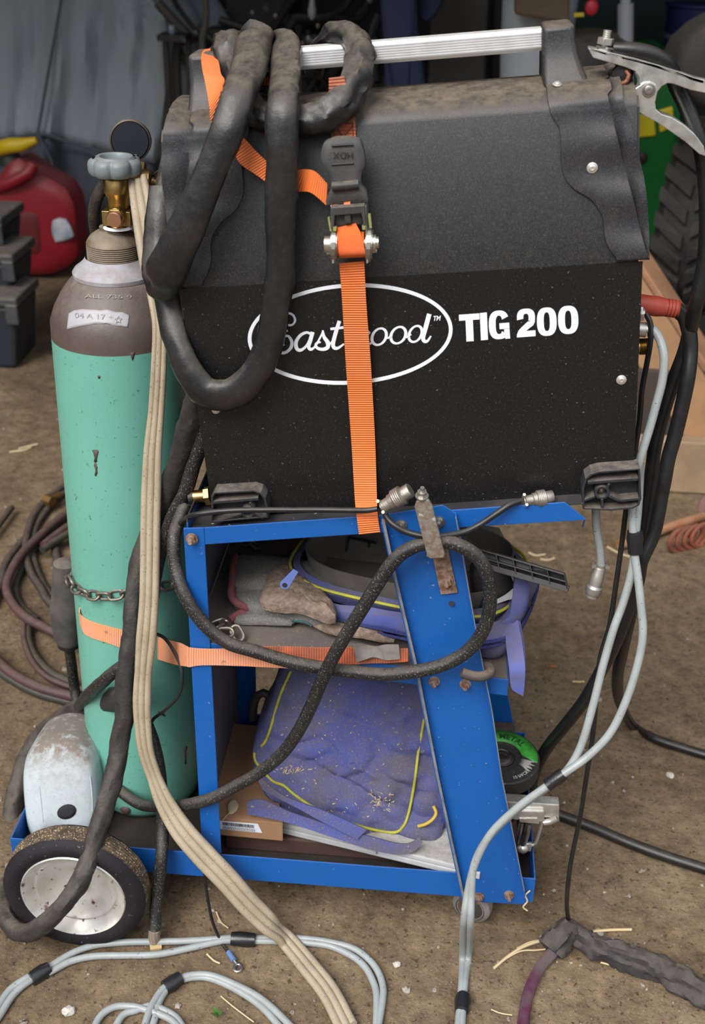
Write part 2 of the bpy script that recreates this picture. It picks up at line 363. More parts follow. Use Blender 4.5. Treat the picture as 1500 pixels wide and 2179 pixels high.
# --- middle shelf
mL, mR = P(448, 1370, Y0), P(1083, 1448, Y0)
mz = lambda X: mL.z+(mR.z-mL.z)*(X-mL.x)/(mR.x-mL.x)
def slab(g, x0, x1, zf, z0, z1, ya, yb, m=0):
    a = [V((x0, ya, zf(x0)+z0)), V((x1, ya, zf(x1)+z0)), V((x1, ya, zf(x1)+z1)), V((x0, ya, zf(x0)+z1))]
    return g.prism(a, (0, yb-ya, 0), m)
sl = -.292
g = G(); slab(g, sl+.012, mR.x, mz, -.026, 0, Y0+.001, Y0+.001+TH); slab(g, sl+.012, mR.x, mz, -.026, 0, YB-TH, YB); slab(g, mR.x-TH, mR.x, mz, -.026, 0, Y0+.004, YB-TH)
mid = g.out('middle_shelf', blue, cart, False, bevel=.0008)
g = G(); slab(g, sl+.002, mR.x-TH, mz, -TH, .0003, Y0+.0035, YB-TH-.001); g.out('shelf_top', shelf_m, mid, False, label='dust-covered top of the middle shelf')
# --- upper tray (tilted)
uL, uR = P(434, 1123, Y0), P(1202, 1069, Y0)
uz = lambda X: uL.z+(uR.z-uL.z)*(X-uL.x)/(uR.x-uL.x)
eR = P(1247, 1105, Y0)
g = G()
g.prism([P(434,1123,Y0), P(436,1159,Y0), P(973,1123,Y0), P(1245,1107,Y0), eR, P(1202,1069,Y0)], (0, TH, 0))
g.prism([p+V((0, YB-Y0-TH, 0)) for p in (P(434,1123,Y0), P(436,1159,Y0), P(973,1123,Y0), P(1245,1107,Y0), eR, P(1202,1069,Y0))], (0, TH, 0))
g.prism([eR, P(1245,1107,Y0), P(1241,1122,Y0+.012), P(1243,1112,Y0+.02)], (-.002, 0, 0))
g.box((-.2935, Y0+TH, uL.z-.012), (-.2915, YB-TH, uL.z+.004))
up = g.out('upper_tray', blue, cart, False, bevel=.0008)
g = G(); slab(g, -.292, eR.x-.006, uz, -.004-TH, -.004, Y0+.003, YB-.004); slab(g, -.294, -.292, uz, -.012, .014, Y0+.003, YB-.004)
g.out('tray_deck', M('dark_dusty_deck', (.02,.018,.02), .7, var=((.06,.05,.05), 20, .7), spk=((.4,.36,.3), 110, .28)), up, False, label='dark dusty deck of the upper tray')
# --- left side: posts and side panel
pz0, pz1 = .1, P(412, 1124, Y0).z
g = G()
fa = [P(390,1124,Y0-.001), P(434,1123,Y0-.001), P(471,1816,Y0-.001), P(430,1814,Y0-.001)]
g.prism(fa, (0, TH, 0)); g.out('front_post', blue, cart, False, bevel=.0008)
g = G(); g.box((-.294, Y0+TH, .10), (-.292, 1.545, P(412,1124,Y0).z-.006)); g.out('side_panel', blue_in, cart, False, label='dusty inner side panel beside the gas cylinder')
g = G(); g.box((-.294, 1.545, .10), (-.262, 1.547, pz1)); g.box((-.294, 1.547, .10), (-.292, 1.56, pz1)); g.out('rear_post', blue, cart, False)
# --- slanted legs (channel open to the outside)
LT, RT = (810,1097), (942,1075)
web = [P(810,1097,Y0-.003), P(942,1075,Y0-.003), P(972,1093,Y0-.003), P(978,1123,Y0-.003), P(1013,1343,Y0-.003), P(1048,1513,Y0-.003), P(1068,1650,Y0-.003), P(1117,1900,Y0-.003), P(1121,1925,Y0-.003), P(985,1918,Y0-.003), P(928,1650,Y0-.003), P(885,1427,Y0-.003), P(838,1227,Y0-.003)]
g = G(); g.prism(web, (0, .002, 0))
def lip(g, px, dy=.011, w=.0022, Yp=None):
    Yp = Yp or Y0-.003; a = [P(x, y, Yp) for x, y in px]
    for p, q in zip(a, a[1:]): g.hexa([p, p+V((w,0,0)), p+V((w,-dy,0)), p+V((0,-dy,0))], [q, q+V((w,0,0)), q+V((w,-dy,0)), q+V((0,-dy,0))])
lip(g, [(812,1104),(838,1227),(885,1427),(928,1650),(985,1915)]); lip(g, [(968,1093),(1011,1343),(1045,1513),(1065,1650),(1114,1896)])
leg = g.out('slanted_leg', blue, cart, False, bevel=.0007)
worn = M('worn_bare_edge', (.24,.22,.20), .7, var=((.12,.10,.10), 40, .8))
g = G(); lip(g, [(812,1104),(838,1227),(885,1427),(928,1650),(985,1915)], .0005, .0034, Y0-.0141); g.out('leg_edge', worn, leg, False, label='scuffed bare edge')
g = G(); lip(g, [(969,1100),(1012,1343),(1046,1513),(1066,1650),(1115,1896)], .0005, .0012, Y0-.0141); g.out('leg_edge', worn, leg, False, label='scuffed bare edge')
G().cyl(P(961,1284,Y0-.0045), P(961,1284,Y0-.003), .0036).out('bolt_hole', M('hole_dark', (.02,.018,.02), .9), leg, label='dark empty bolt hole')
g = G(); w2 = [V((p.x, YB+.001, p.z)) for p in web]; g.prism(w2, (0, .002, 0)); a = [V((p.x, YB+.003, p.z)) for p in (web[1], web[7])]
g.hexa([a[0], a[0]+V((.002,0,0)), a[0]+V((.002,.011,0)), a[0]+V((0,.011,0))], [a[1], a[1]+V((.002,0,0)), a[1]+V((.002,.011,0)), a[1]+V((0,.011,0))])
g.out('slanted_leg', blue, cart, False)
# --- bolts
for (x, y), mt, r in [((408,1146), rust_m, .0058), ((853,1117), zinc_m, .0055), ((934,1110), zinc_m, .0055), ((924,1449), rust_m, .0055), ((990,1455), rust_m, .0055), ((1019,1907), rust_m, .0055), ((1083,1903), rust_m, .0055)]:
    bolt(G(), P(x, y, Y0-.003), r).out('bolt', mt, cart, False)
# --- latch plate, lever and cable hooks on the near leg
g = G(); g.prism([P(921,1184,Y0-.0035), P(952,1160,Y0-.0035), P(974,1259,Y0-.0035), P(938,1263,Y0-.0035)], (0,-.003,0)); pl = g.out('cable_bracket', rust_m, cart, False, bevel=.0006, label='rusty flat bracket bolted to the slanted leg')
bolt(G(), P(950,1236,Y0-.0065), .0062).out('bolt', rust_m, pl, False)
g = G()
yb_ = 1.196
a = [P(886,1068,yb_), P(898,1060,yb_), P(912,1064,yb_), P(920,1078,yb_), P(946,1179,yb_), P(944,1188,yb_), P(914,1189,yb_), P(908,1180,yb_), P(882,1080,yb_)]
g.prism(a, (0, .006, 0)); g.prism([P(908,1186,yb_+.006), P(944,1184,yb_+.006), P(944,1180,yb_+.006), P(908,1180,yb_+.006)], (0,.036,-.002))
g.out('latch_bar', latch_m, cart, False, bevel=.0012, label='tarnished steel bar clamped over the coiled cable')
g = G(); bolt(g, P(897,1066,1.197)+V((0,.004,.004)), .0058, .008, ax=(0,-.3,1)); g.cyl(P(897,1066,1.2), P(897,1066,Y0), .0025); g.out('latch_bolt', zinc_m, cart, False)
cable('cable_hook', [P(1036,1418,1.236), P(1044,1424,1.225), P(1040,1434,1.212), P(1020,1440,1.206), P(1000,1437,1.206), P(982,1431,1.206)], .0066, M('dusty_hook', (.06,.05,.045), .7, dust=1, bump=(300,.3)), parent=cart)
# --- wheels
wc = V((-.4696, 1.168, .1035))
def wheel(c, R, rr, w, parent=None):
    w_ = thing_child('wheel', c)
    prof = [(rr, .002), (rr+.004, -.001), (rr+.014, -.0025), (R-.010, -.001), (R-.003, .003), (R, .008)]
    g = G(); g.lathe(c, (0,1,0), prof, 72, cap=False); g.lathe(c, (0,1,0), [(R, w-.008), (R-.004, w-.002), (rr, w)], 72, cap=False); g.out('tire', tire_m, w_)
    pf = [(R, .008)]+[(R-(.0022 if k % 2 else 0), .008+(w-.016)*(k+.5)/12) for k in range(12)]+[(R, w-.008)]
    g = G(); g.lathe(c, (0,1,0), pf, 90, cap=False, mods=lambda t, h: 1+.010*noise.noise(V((math.cos(t)*9, math.sin(t)*9, h*60)))); g.out('tread', tread_m, w_, label='ribbed tread caked with mud and straw')
    g = G(); g.lathe(c, (0,1,0), [(rr, .0015), (rr-.0015, 0), (rr-.003, .003), (rr-.008, .010), (rr-.0145, .0165), (rr-.0165, .0165), (rr-.0175, .0145), (rr-.019, .0145), (rr-.022, .0175), (rr*.60, .026), (rr*.42, .0325), (rr*.25, .036), (rr*.10, .0372), (.001, .0375)], 72, cap=False)
    g.out('rim', rim_m, w_)
def thing_child(name, c):
    o = bpy.data.objects.new(name, None); COL.objects.link(o); o.parent = cart; o.location = V(c)-ORG[cart.name]; ORG[o.name] = V(c); return o
wheel(wc, .1035, .0765, .044)
G().cyl(V((wc.x, wc.y+.02, wc.z)), V((wc.x, 1.60, wc.z)), .008).out('axle', steel_m, cart)
# --- caster
cc = V((.105, 1.285, .031))
cs = thing_child('caster', cc)
g = G(); g.lathe(cc+V((-.002,-.012,0)), (.35,1,0), [(.012,.0),(.024,.0),(.0295,.004),(.031,.012),(.0295,.020),(.024,.024),(.012,.024)], 36); g.out('caster_wheel', caster_m, cs)
g = G(); g.lathe(cc+V((-.003,-.0145,0)), (.35,1,0), [(.005,-.002),(.011,.001),(.021,.003),(.0225,.001)], 28, cap=False); g.out('caster_hub', M('caster_hub', (.05,.045,.04), .6), cs)
g = G(); g.box((cc.x-.02, cc.y-.016, cc.z), (cc.x+.02, cc.y-.014, .083)); g.box((cc.x-.02, cc.y+.02, cc.z), (cc.x+.02, cc.y+.022, .083)); g.box((cc.x-.022, cc.y-.018, .083), (cc.x+.022, cc.y+.024, .086)); g.out('caster_fork', zinc_m, cs, False)
# dirt wisp hanging at the tray corner
cable('straw_wisp', [P(1128,1895,1.238), P(1118,1905,1.236), P(1122,1918,1.236), P(1113,1930,1.235), P(1122,1938,1.235)], .0012, straw_m, 'pale wisp of straw caught on the lower right tray corner', 'straw')
# ================================================================== WELDER
WO = P(450, 1095, 1.27); WA = math.radians(6.152)
WU = V((math.cos(WA), 0, math.sin(WA))); WV = V((-math.sin(WA), 0, math.cos(WA)))
def W(u, Y, v): return V((WO.x, Y, WO.z))+WU*u+WV*v
def wuv(x, y, Y):
    d = P(x, y, Y)-V((WO.x, Y, WO.z)); return d.dot(WU), d.dot(WV)
YF, YK = 1.27, 1.47
wl = thing('tig_welder', W(.26, 1.37, 0), 'black welding machine with white lettering and silver carrying bar, strapped on the blue cart', 'welding machine')
prof = [(YF, .004), (YF, .293), (1.2755, .33), (1.2945, .452), (1.2975, .4585), (1.303, .464), (1.311, .468), (1.345, .4755), (1.37, .477)]
full = prof+[(2*1.37-y, v) for y, v in prof[-2::-1]]
def extr(g, sec, u0, u1, n=1, m=0):
    R = [[W(u0+(u1-u0)*k/n, y, v) for y, v in sec] for k in range(n+1)]; L_ = len(sec)
    vv = [q for r in R for q in r]; f = [(k*L_+i, k*L_+(i+1) % L_, (k+1)*L_+(i+1) % L_, (k+1)*L_+i) for k in range(n) for i in range(L_)]
    f += [tuple(range(L_))[::-1], tuple(range(n*L_, n*L_+L_))]; return g.add(vv, f, m=m)
g = G(); extr(g, full, .012, .514)
case = g.out('case', case_m, wl, label='dusty upper steel cover')
# lower printed band: a thin sheet over the lower half of the side
g = G(); g.prism([W(.002, YF-.0008, .0), W(.5185, YF-.0008, .0), W(.5215, YF-.0008, .2935), W(.006, YF-.0008, .2925)], (0, .0006, 0)); g.out('side_decal', case_low, wl, False, label='black lower side panel carrying the lettering')
g = G(); extr(g, [(YF+.004, .002), (YF+.004, .30), (1.30, .45), (1.31,.46), (1.43,.46), (1.44,.45), (YK-.004,.30), (YK-.004,.002)], .513, .5175); g.out('end_panel', plast_bk, wl, False)
g = G(); extr(g, [(YF+.004, .002), (YF+.004, .30), (1.30, .45), (1.31,.46), (1.43,.46), (1.44,.45), (YK-.004,.30), (YK-.004,.002)], .003, .012); g.out('end_panel', plast_bk, wl, False)
# bezels with wavy edges
def prof_at(s):                       # s = arc parameter down the front from top centre
    pts = prof[::-1]; acc = 0
    for (y0, v0), (y1, v1) in zip(pts, pts[1:]):
        L_ = math.hypot(y1-y0, v1-v0)
        if s <= acc+L_ or (y1, v1) == pts[-1]:
            t = (s-acc)/L_; return y0+(y1-y0)*t, v0+(v1-v0)*t, V((-(v0-v1)/L_ if True else 0, (y0-y1)/L_, 0))
        acc += L_
def vfind(v):                          # arc parameter for height v on the front
    pts = prof[::-1]; acc = 0
    for (y0, v0), (y1, v1) in zip(pts, pts[1:]):
        L_ = math.hypot(y1-y0, v1-v0)
        if v1 <= v <= v0 and v0 > v1: return acc+L_*(v0-v)/(v0-v1)
        acc += L_
    return acc
def interp(tab, x):
    if x <= tab[0][0]: return tab[0][1]
    for (a, b), (c, d) in zip(tab, tab[1:]):
        if a <= x <= c or (c, d) == tab[-1]: t = (x-a)/(c-a) if c != a else 0; t = max(0, min(1, t)); t2 = t*t*(3-2*t)*.0+t; return b+(d-b)*t2
def yof(v):
    if v <= .293: return YF
    for (y0, v0), (y1, v1) in zip(prof, prof[1:]):
        if v0 <= v <= v1 and v1 > v0: return y0+(y1-y0)*(v-v0)/(v1-v0)
    return 1.32
def tabfrom(px, ys=None):
    out = []
    for x, y in px:
        Y = 1.29
        for _ in range(6): u, v = wuv(x, y, Y); Y = yof(v)
        out.append((v, u))
    return sorted(out)
S0 = vfind(.2955)
inner_R = tabfrom([(1167,217),(1172,240),(1181,256),(1190,268),(1194,290),(1195,345),(1197,362),(1203,377),(1213,392),(1225,403),(1247,415),(1258,423),(1270,437),(1280,452),(1284,465),(1287,500),(1291,515),(1299,531),(1312,547)])
inner_R = [(min(v, .462), u) for v, u in inner_R]+[(.60, .4215)]
seam_R = tabfrom([(1290,205),(1303,260),(1322,340),(1337,395),(1352,452),(1366,510),(1374,541)])+[(.465, .4885), (.60, .476)]
outer_R = tabfrom([(1322,215),(1339,262),(1352,310),(1367,375),(1374,430),(1378,480),(1379,544)])+[(.466, .4985), (.60, .486)]
def bezel(inner, seam, outer, name, label):
    g = G(); NS = 90; cols = 12; T_ = S0
    def row(s, back):
        y, v, nn = prof_at(s)
        n2 = V((nn.x, nn.y)); ny, nv = (-abs(nn.x), abs(nn.y))
        k = math.hypot(ny, nv); ny /= k; nv /= k
        vv_ = v if s > .045 else .462+(.045-s)*.4
        ui, us, uo = interp(inner, vv_), interp(seam, vv_), interp(outer, vv_)
        r = []
        ph = (v-.295)/.165
        wave_ = .0022*math.sin(ph*PI*2*2.9+.6)*(1 if v < .455 else 0)
        for j in range(cols):
            if j < 8: t = j/7; u = ui+(us-ui)*t; off = .0030+.0012*min(1, t*4)+wave_*(.3+.7*t)
            elif j == 8: u = us+(uo-us)*.10; off = .0014
            else: t = (j-8)/3; u = us+(uo-us)*(.12+.88*t); off = .0044+.0030*t+wave_*.6
            Yp, Vp = y+ny*off, v+nv*off
            if back: Yp = 2*1.37-Yp
            r.append(W(u, Yp, Vp))
        r = [W(ui, (y+ny*.0004) if not back else 2*1.37-(y+ny*.0004), v+nv*.0004)]+r+[W(uo, (y-ny*.003) if not back else 2*1.37-(y-ny*.003), v-nv*.003)]
        return r
    rows = [row(S0*(1-k/NS), False) for k in range(NS)]+[row(S0*k/NS, True) for k in range(NS+1)]
    n = cols+2; vv = [q for r in rows for q in r]
    f = [(k*n+i, k*n+i+1, (k+1)*n+i+1, (k+1)*n+i) for k in range(len(rows)-1) for i in range(n-1)]
    g.add(vv, f); return g.out(name, bezel_m, wl, label=label, solid=.0016)
bz = bezel(inner_R, seam_R, outer_R, 'front_bezel', 'moulded wavy-edged bezel on the front end')
mir = lambda tab: [(v, .5265-u) for v, u in tab]
outer_L = [(.28, .0076-.004), (.30, .006), (.36, .003), (.409, .0025), (.44, .006), (.466, .012), (.60, .022)]
inner_L = mir(inner_R)
bz2 = bezel(inner_L, mir(seam_R), outer_L, 'rear_bezel', 'moulded wavy-edged bezel on the rear end')
# handle towers
def tower(u0, u1, ut0, ut1, name):
    v0, v1 = .470, .5315; a = []
    lo = [(u0, 1.322), (u1, 1.322), (u1, 1.418), (u0, 1.418)]; hi = [(ut0, 1.345), (ut1, 1.345), (ut1, 1.395), (ut0, 1.395)]
    g = G(); n = 5; R = []
    for k in range(n):
        t = k/(n-1); c = (1-(1-t)**2.2)
        R.append([W(lo[i][0]+(hi[i][0]-lo[i][0])*c, lo[i][1]+(hi[i][1]-lo[i][1])*c, v0+(v1-v0)*t) for i in range(4)])
    vv = [q for r in R for q in r]; f = [(k*4+i, k*4+(i+1) % 4, (k+1)*4+(i+1) % 4, (k+1)*4+i) for k in range(n-1) for i in range(4)]+[(0,1,2,3), tuple(range(4*n-4, 4*n))]
    g.add(vv, f); return g.out(name, bezel_m, wl, bevel=.006, seg=3, ang=50)
tower(.4195, .470, .4195, .4545, 'handle_tower'); tower(.0295, .076, .0345, .071, 'handle_tower')
g = G(); g.prism([W(.40, 1.357, .5085), W(.40, 1.357, .524), W(.40, 1.3595, .5275), W(.40, 1.3805, .5275), W(.40, 1.383, .524), W(.40, 1.383, .5085), W(.40, 1.38, .505), W(.40, 1.36, .505)], WU*.0)
g = G(); sec = [(1.357, .5085), (1.357, .524), (1.3595, .5275), (1.3805, .5275), (1.383, .524), (1.383, .5085), (1.3805, .505), (1.3595, .505)]
extr(g, sec, .06, .425)
for k in range(6): v = .5095+k*.0026; extr(g, [(1.3564, v), (1.3564, v+.0013), (1.3572, v+.0013), (1.3572, v)], .06, .425)
g.out('carrying_bar', alu_m, wl, False, label='silver ribbed carrying bar')
# feet
def foot(pxo, Yf_, Yb_, boss, name, ribs, bars):
    g = G(); O_ = [P(x, y, Yf_) for x, y in pxo]; c = sum(O_, V())/len(O_)
    n = len(O_); inn = []
    for i in range(n):
        a, b, d = O_[i-1], O_[i], O_[(i+1) % n]; e1 = (b-a).normalized(); e2 = (d-b).normalized(); nn = (V((-e1.z, 0, e1.x))+V((-e2.z, 0, e2.x))).normalized()
        if (c-b).dot(nn) < 0: nn = -nn
        inn.append(b+nn*.0028)
    dv = V((0, Yb_-Yf_, 0))
    vv = O_+inn+[q+dv for q in inn]+[q+dv for q in O_]; f = []
    for i in range(n):
        j = (i+1) % n; f += [(i, j, n+j, n+i), (n+i, n+j, 2*n+j, 2*n+i), (2*n+i, 2*n+j, 3*n+j, 3*n+i), (3*n+i, 3*n+j, j, i)]
    g.add(vv, f); g.prism([q+V((0, (Yb_-Yf_)*.6, 0)) for q in inn], (0, .002, 0))
    for (x0, y0), (x1, y1), w in bars:
        a, b = P(x0, y0, Yf_+.0005), P(x1, y1, Yf_+.0005); t = (b-a).normalized(); nn = V((-t.z, 0, t.x))*w/2
        g.prism([a-nn, b-nn, b+nn, a+nn], dv*.62)
    bc = P(*boss, Yf_+.001)
    g.lathe(bc+dv*.6, (0,-1,0), [(.0095, 0), (.0088, abs(dv.y)*.6), (.0058, abs(dv.y)*.6), (.0056, .002), (.0001, .002)], 24, cap=False)
    o = g.out(name, foot_m, wl, False, bevel=.0006)
    screw(G(), bc+dv*.45, .0042).out('screw', zinc_m, o)
    return o
foot([(1240,1084),(1238,1040),(1245,1018),(1258,1008),(1275,1003),(1362,997),(1365,1062),(1360,1076),(1346,1083),(1300,1087)], 1.246, 1.272, (1281,1049), 'corner_foot', 0,
     [((1250,1028),(1358,1020),.004), ((1240,1067),(1266,1057),.003), ((1296,1056),(1318,1066),.0035), ((1318,1066),(1360,1062),.0035), ((1281,1062),(1282,1084),.003), ((1296,1030),(1290,1042),.003)])
foot([(450,1112),(449,1057),(455,1048),(540,1043),(555,1048),(565,1060),(570,1080),(571,1102)], 1.247, 1.272, (528,1092), 'corner_foot', 0,
     [((452,1070),(550,1062),.004), ((460,1112),(515,1096),.0035), ((540,1094),(560,1104),.003), ((531,1070),(540,1082),.003)])
# screws
for x, y, Y in [(1260,357,1.281), (398,433,1.288), (1322,808,YF-.002)]:
    screw(G(), P(x, y, Y), .0046).out('screw', M('bright_screw', (.72,.68,.62), .35, .7), wl)
screw(G(), P(459,872,YF-.002), .004).out('screw', MATS['bright_screw'], wl)
for u, Yq, v in ((.4335, 1.318, .4755),): screw(G(), W(u, Yq, v), .004, ax=(0,-.3,1)).out('screw', MATS['bright_screw'], wl)
# lettering -----------------------------------------------------------
YL = YF-.0012
def flat(g, poly, d=.0008): g.prism([P(x, y, YL-.00025) for x, y in poly], (0, d, 0))
PK = [0]
def pen(g, pts, w, cv=lambda p: p):
    L_, R_ = stroke([cv(p) for p in pts], w, YL); n = len(L_)
    PK[0] += 1; yk = YL-.00004*PK[0]; a = [P(q.x, q.y, yk) for q in L_]; b = [P(q.x, q.y, yk) for q in R_]; d = V((0, .0005, 0))
    vv = a+b+[q+d for q in a]+[q+d for q in b]; f = []
    for i in range(n-1): f += [(i, i+1, n+i+1, n+i), (2*n+i, 3*n+i, 3*n+i+1, 2*n+i+1), (i, 2*n+i, 2*n+i+1, i+1), (n+i, n+i+1, 3*n+i+1, 3*n+i)]
    g.add(vv, f)
g = G(); n = 96; A = []; B = []
for k in range(n):
    t = 2*PI*k/n
    for rx, ry, Ls in ((218, 107.5, A), (210, 99.5, B)): Ls.append(P(745+rx*math.cos(t), 711-ry*math.sin(t)-.045*rx*math.cos(t), YL))
dd = V((0, .0005, 0)); vv = A+B+[q+dd for q in A]+[q+dd for q in B]; f = []
for i in range(n): j = (i+1) % n; f += [(i, j, n+j, n+i), (2*n+i, 3*n+i, 3*n+j, 2*n+j), (i, 2*n+i, 2*n+j, j), (n+i, n+j, 3*n+j, 3*n+i)]
g.add(vv, f); g.out('emblem_ring', white_m, wl, False, label='white oval line around the script lettering')
cv = lambda p: (560+p[0]/3.75, 640+p[1]/3.75)
q_ = 3.75
def ell(cx, cy, rx, ry, sl=0, a0=0, a1=360, n=16): return [(cx+rx*math.cos(math.radians(a))-sl*ry*math.sin(math.radians(-a)), cy+ry*math.sin(math.radians(a))) for a in [a0+(a1-a0)*k/n for k in range(n+1)]]
g = G()
for pts, w in [
    ([(200,196),(232,192),(254,160),(240,118),(200,99),(150,108),(108,150),(118,205),(165,238),(195,240)], [14,12,14,14,14,18,24,22,14,10]),
    ([(185,242),(120,262),(84,320),(92,378),(135,412),(180,412),(222,372),(226,322),(198,282),(160,292),(146,330),(162,360)], [10,16,24,24,20,18,22,20,14,12,12,16]),
    ([(385,268),(345,254),(295,278),(262,330),(268,382),(300,394),(345,358),(388,270)], [14,16,20,24,24,20,14,12]),
    ([(394,250),(375,320),(362,365),(376,388),(400,380),(425,352)], [26,26,24,20,14,8]),
    ([(400,382),(440,320),(470,262),(476,236)], [10,12,12,10]), ([(476,238),(486,290),(516,335),(512,374),(474,388),(432,378),(420,350),(444,330),(458,336)], [10,22,28,26,20,18,18,14,10]),
    ([(510,378),(545,330),(560,310)], [10,10,8]), ([(608,162),(580,250),(558,340),(566,374),(596,378),(645,345)], [24,26,26,24,18,10]), ([(536,226),(640,214)], [16,16]),
    ([(690,222),(672,330),(690,362),(722,350),(752,290),(768,222)], [24,26,22,18,18,22]), ([(768,222),(756,320),(776,350),(812,330),(836,270),(826,226)], [22,24,20,16,14,12]), ([(826,230),(850,262)], [10,14]),
    ([(826,345),(850,345),(880,322)], [12,14,10]),
    ([(500+480,300),(1000,296),(1030,276)], [8,12,10]), ([(1130,292),(1150,290),(1180,268)], [8,12,10]),
    ([(1325,106),(1300,200),(1276,290),(1286,322),(1310,322),(1338,282)], [30,30,28,24,16,10]),
]: pen(g, pts, [x*1.22/q_ for x in w], cv)
def ringg(cx, cy, rx, ry, sl, w0, w1, cvf):
    n = 40; A = []; B = []
    for k in range(n):
        t = 2*PI*k/n; c, s = math.cos(t), math.sin(t)
        for sg, Ls in ((1, A), (-1, B)):
            x = (rx+sg*(w0/2))*c; y = (ry+sg*(w1/2))*s; Ls.append(P(*cvf((cx+x-sl*y, cy+y)), YL))
    vv = A+B+[q+dd for q in A]+[q+dd for q in B]; f = []
    for i in range(n): j = (i+1) % n; f += [(i, j, n+j, n+i), (2*n+i, 3*n+i, 3*n+j, 2*n+j), (i, 2*n+i, 2*n+j, j), (n+i, n+j, 3*n+j, 3*n+i)]
    g.add(vv, f)
ringg(925, 287, 56, 66, .22, 24, 16, cv); ringg(1078, 275, 58, 66, .22, 24, 16, cv); ringg(1214, 265, 50, 64, .25, 22, 16, cv)
g.out('script_lettering', white_m, wl, False, label='white script lettering inside the oval')
g = G(); v_, f_ = textmesh('TM', 1.0, bold=.03, shear=.2)
tw = max(q.x for q in v_); th = max(q.y for q in v_)
g.add([P(921+q.x/tw*17, 682.5-q.y/th*10-.06*q.x/tw*17, YL) for q in v_], f_); g.out('trademark_lettering', white_m, wl, False)
# TIG 200 --------------------------------------------------------------
cw = lambda p: (500+p[0]/1.974, 580+p[1]/1.974)
g = G()
def poly(pts): flat(g, [cw(p) for p in pts])
poly([(940,178),(1026,172),(1027,197),(999,199),(1003,288),(972,290),(968,201),(941,203)])
poly([(1028,171),(1058,168),(1063,282),(1033,285)])
def sup(x0, y0, w, h, ins, t, sk=-.06, e=2.6, insy=None):
    insy = ins if insy is None else insy
    c, s = math.cos(t), math.sin(t); rx, ry = w/2-ins, h/2-insy
    x = rx*math.copysign(abs(c)**(2/e), c); y = ry*math.copysign(abs(s)**(2/e), s)
    return cw((x0+w/2+x+y*(-.03)*-1, y0+h/2+y+sk*x))
def ringpx(fo, fi, closed=True):
    A = [P(*q, YL) for q in fo]; B = [P(*q, YL) for q in fi]; n = len(A)
    vv = A+B+[q+dd for q in A]+[q+dd for q in B]; f = []
    for i in range(n if closed else n-1): j = (i+1) % n; f += [(i, j, n+j, n+i), (2*n+i, 3*n+i, 3*n+j, 2*n+j), (i, 2*n+i, 2*n+j, j), (n+i, n+j, 3*n+j, 3*n+i)]
    g.add(vv, f)
TT = [2*PI*k/48 for k in range(48)]
for x0, y0, w, h in ((1268,147,83,119), (1357,140,85,118)): ringpx([sup(x0, y0, w, h, 0, t) for t in TT], [sup(x0, y0, w, h, 29, t, insy=20) for t in TT])
ta = [math.radians(-28-k*(304-10)/40) for k in range(41)]
ringpx([sup(1066, 160, 86, 120, 0, t) for t in ta], [sup(1066, 160, 86, 120, 29, t, insy=21) for t in ta], False)
poly([(1110,214),(1152,211),(1153,236),(1111,238)]); poly([(1130,236),(1153,235),(1156,277),(1136,279),(1132,266)])
ta = [math.radians(-188+k*(222)/40) for k in range(41)]
ringpx([sup(1184, 152, 76, 76, 0, t) for t in ta], [sup(1184, 152, 76, 76, 27, t, insy=21) for t in ta], False)
poly([(1230,206),(1260,206),(1252,222),(1236,234),(1222,246),(1262,243),(1263,267),(1184,273),(1184,262),(1190,246),(1200,234)])
g.out('block_lettering', white_m, wl, False, label='white block lettering')
# ================================================================== GAS CYLINDER
cyx, cyy, cr_ = -.4238, 1.4662, .089
def cz(y, x=245): return P(x, y, cyy).z
def crd(x, y): return abs((P(x, y, cyy)-V((cyx, cyy, 0))).x)*.998
cyl = thing('gas_cylinder', V((cyx, cyy-.04, zb+TH)), 'tall teal gas cylinder with brown shoulder standing in the left end of the cart', 'gas cylinder')
KL = .054
def cyY(z): return cyy+KL*(z-.853)
def lean(g):                          # the cylinder leans back a little
    for q in g.v: q.y += KL*(q.z-.853)
    return g
C0 = V((cyx, cyy, 0)); UP = V((0,0,1)); z0 = zb+TH
zp = .853
g = G(); g.lathe(C0, UP, [(.04, z0+.004), (.066, z0+.001), (.078, z0+.006), (.086, z0+.018), (.0885, z0+.034), (.089, z0+.07)]+[(.089, z0+.07+(zp-z0-.07)*k/10) for k in range(1, 11)], 96, cap=True)
lean(g).out('cylinder_body', green_m, cyl)
sh = [(109,707),(110,690),(112,675),(119,649),(131,622),(146,600),(156,588)]
pf = [(.089, zp)]
for x, y in sh[2:]: pf.append((min(.089, crd(x, y)+.0), cz(y, 250)))
pf = sorted(set(pf), key=lambda q: q[1])
g = G(); g.lathe(C0, UP, [(.0892, zp-.004+.0), ]+pf+[(pf[-1][0]-.01, pf[-1][1]+.004)], 96, cap=False, mods=lambda t, h: 1); lean(g).out('cylinder_shoulder', brown_m, cyl, label='brown painted shoulder')
cp = []
for x, y in [(157,586),(155,578),(159,571),(168,564),(176,556),(181,548)]: cp.append((crd(x, y), cz(y, 247)))
g = G(); g.lathe(C0, UP, [(cp[0][0]-.006, cp[0][1]-.004)]+cp, 80, cap=False); lean(g).out('neck_collar', collar_m, cyl, label='dusty grey collar below the thread')
r1 = crd(183, 530); zA, zB = cz(552), cz(519); g = G(); pr = []
for k in range(17): pr.append((r1-(.0015 if k % 2 else 0), zA+(zB-zA)*k/16))
rt = r1
pr += [(rt-.001, zB+.003), (rt-.005, zB+.009), (rt-.012, zB+.014), (rt-.018, zB+.017), (rt-.0185, zB+.0185), (.017, zB+.021), (.012, zB+.0215)]
g.lathe(C0, UP, pr, 80, cap=False); lean(g).out('neck_ring', thread_m, cyl, label='threaded neck ring')
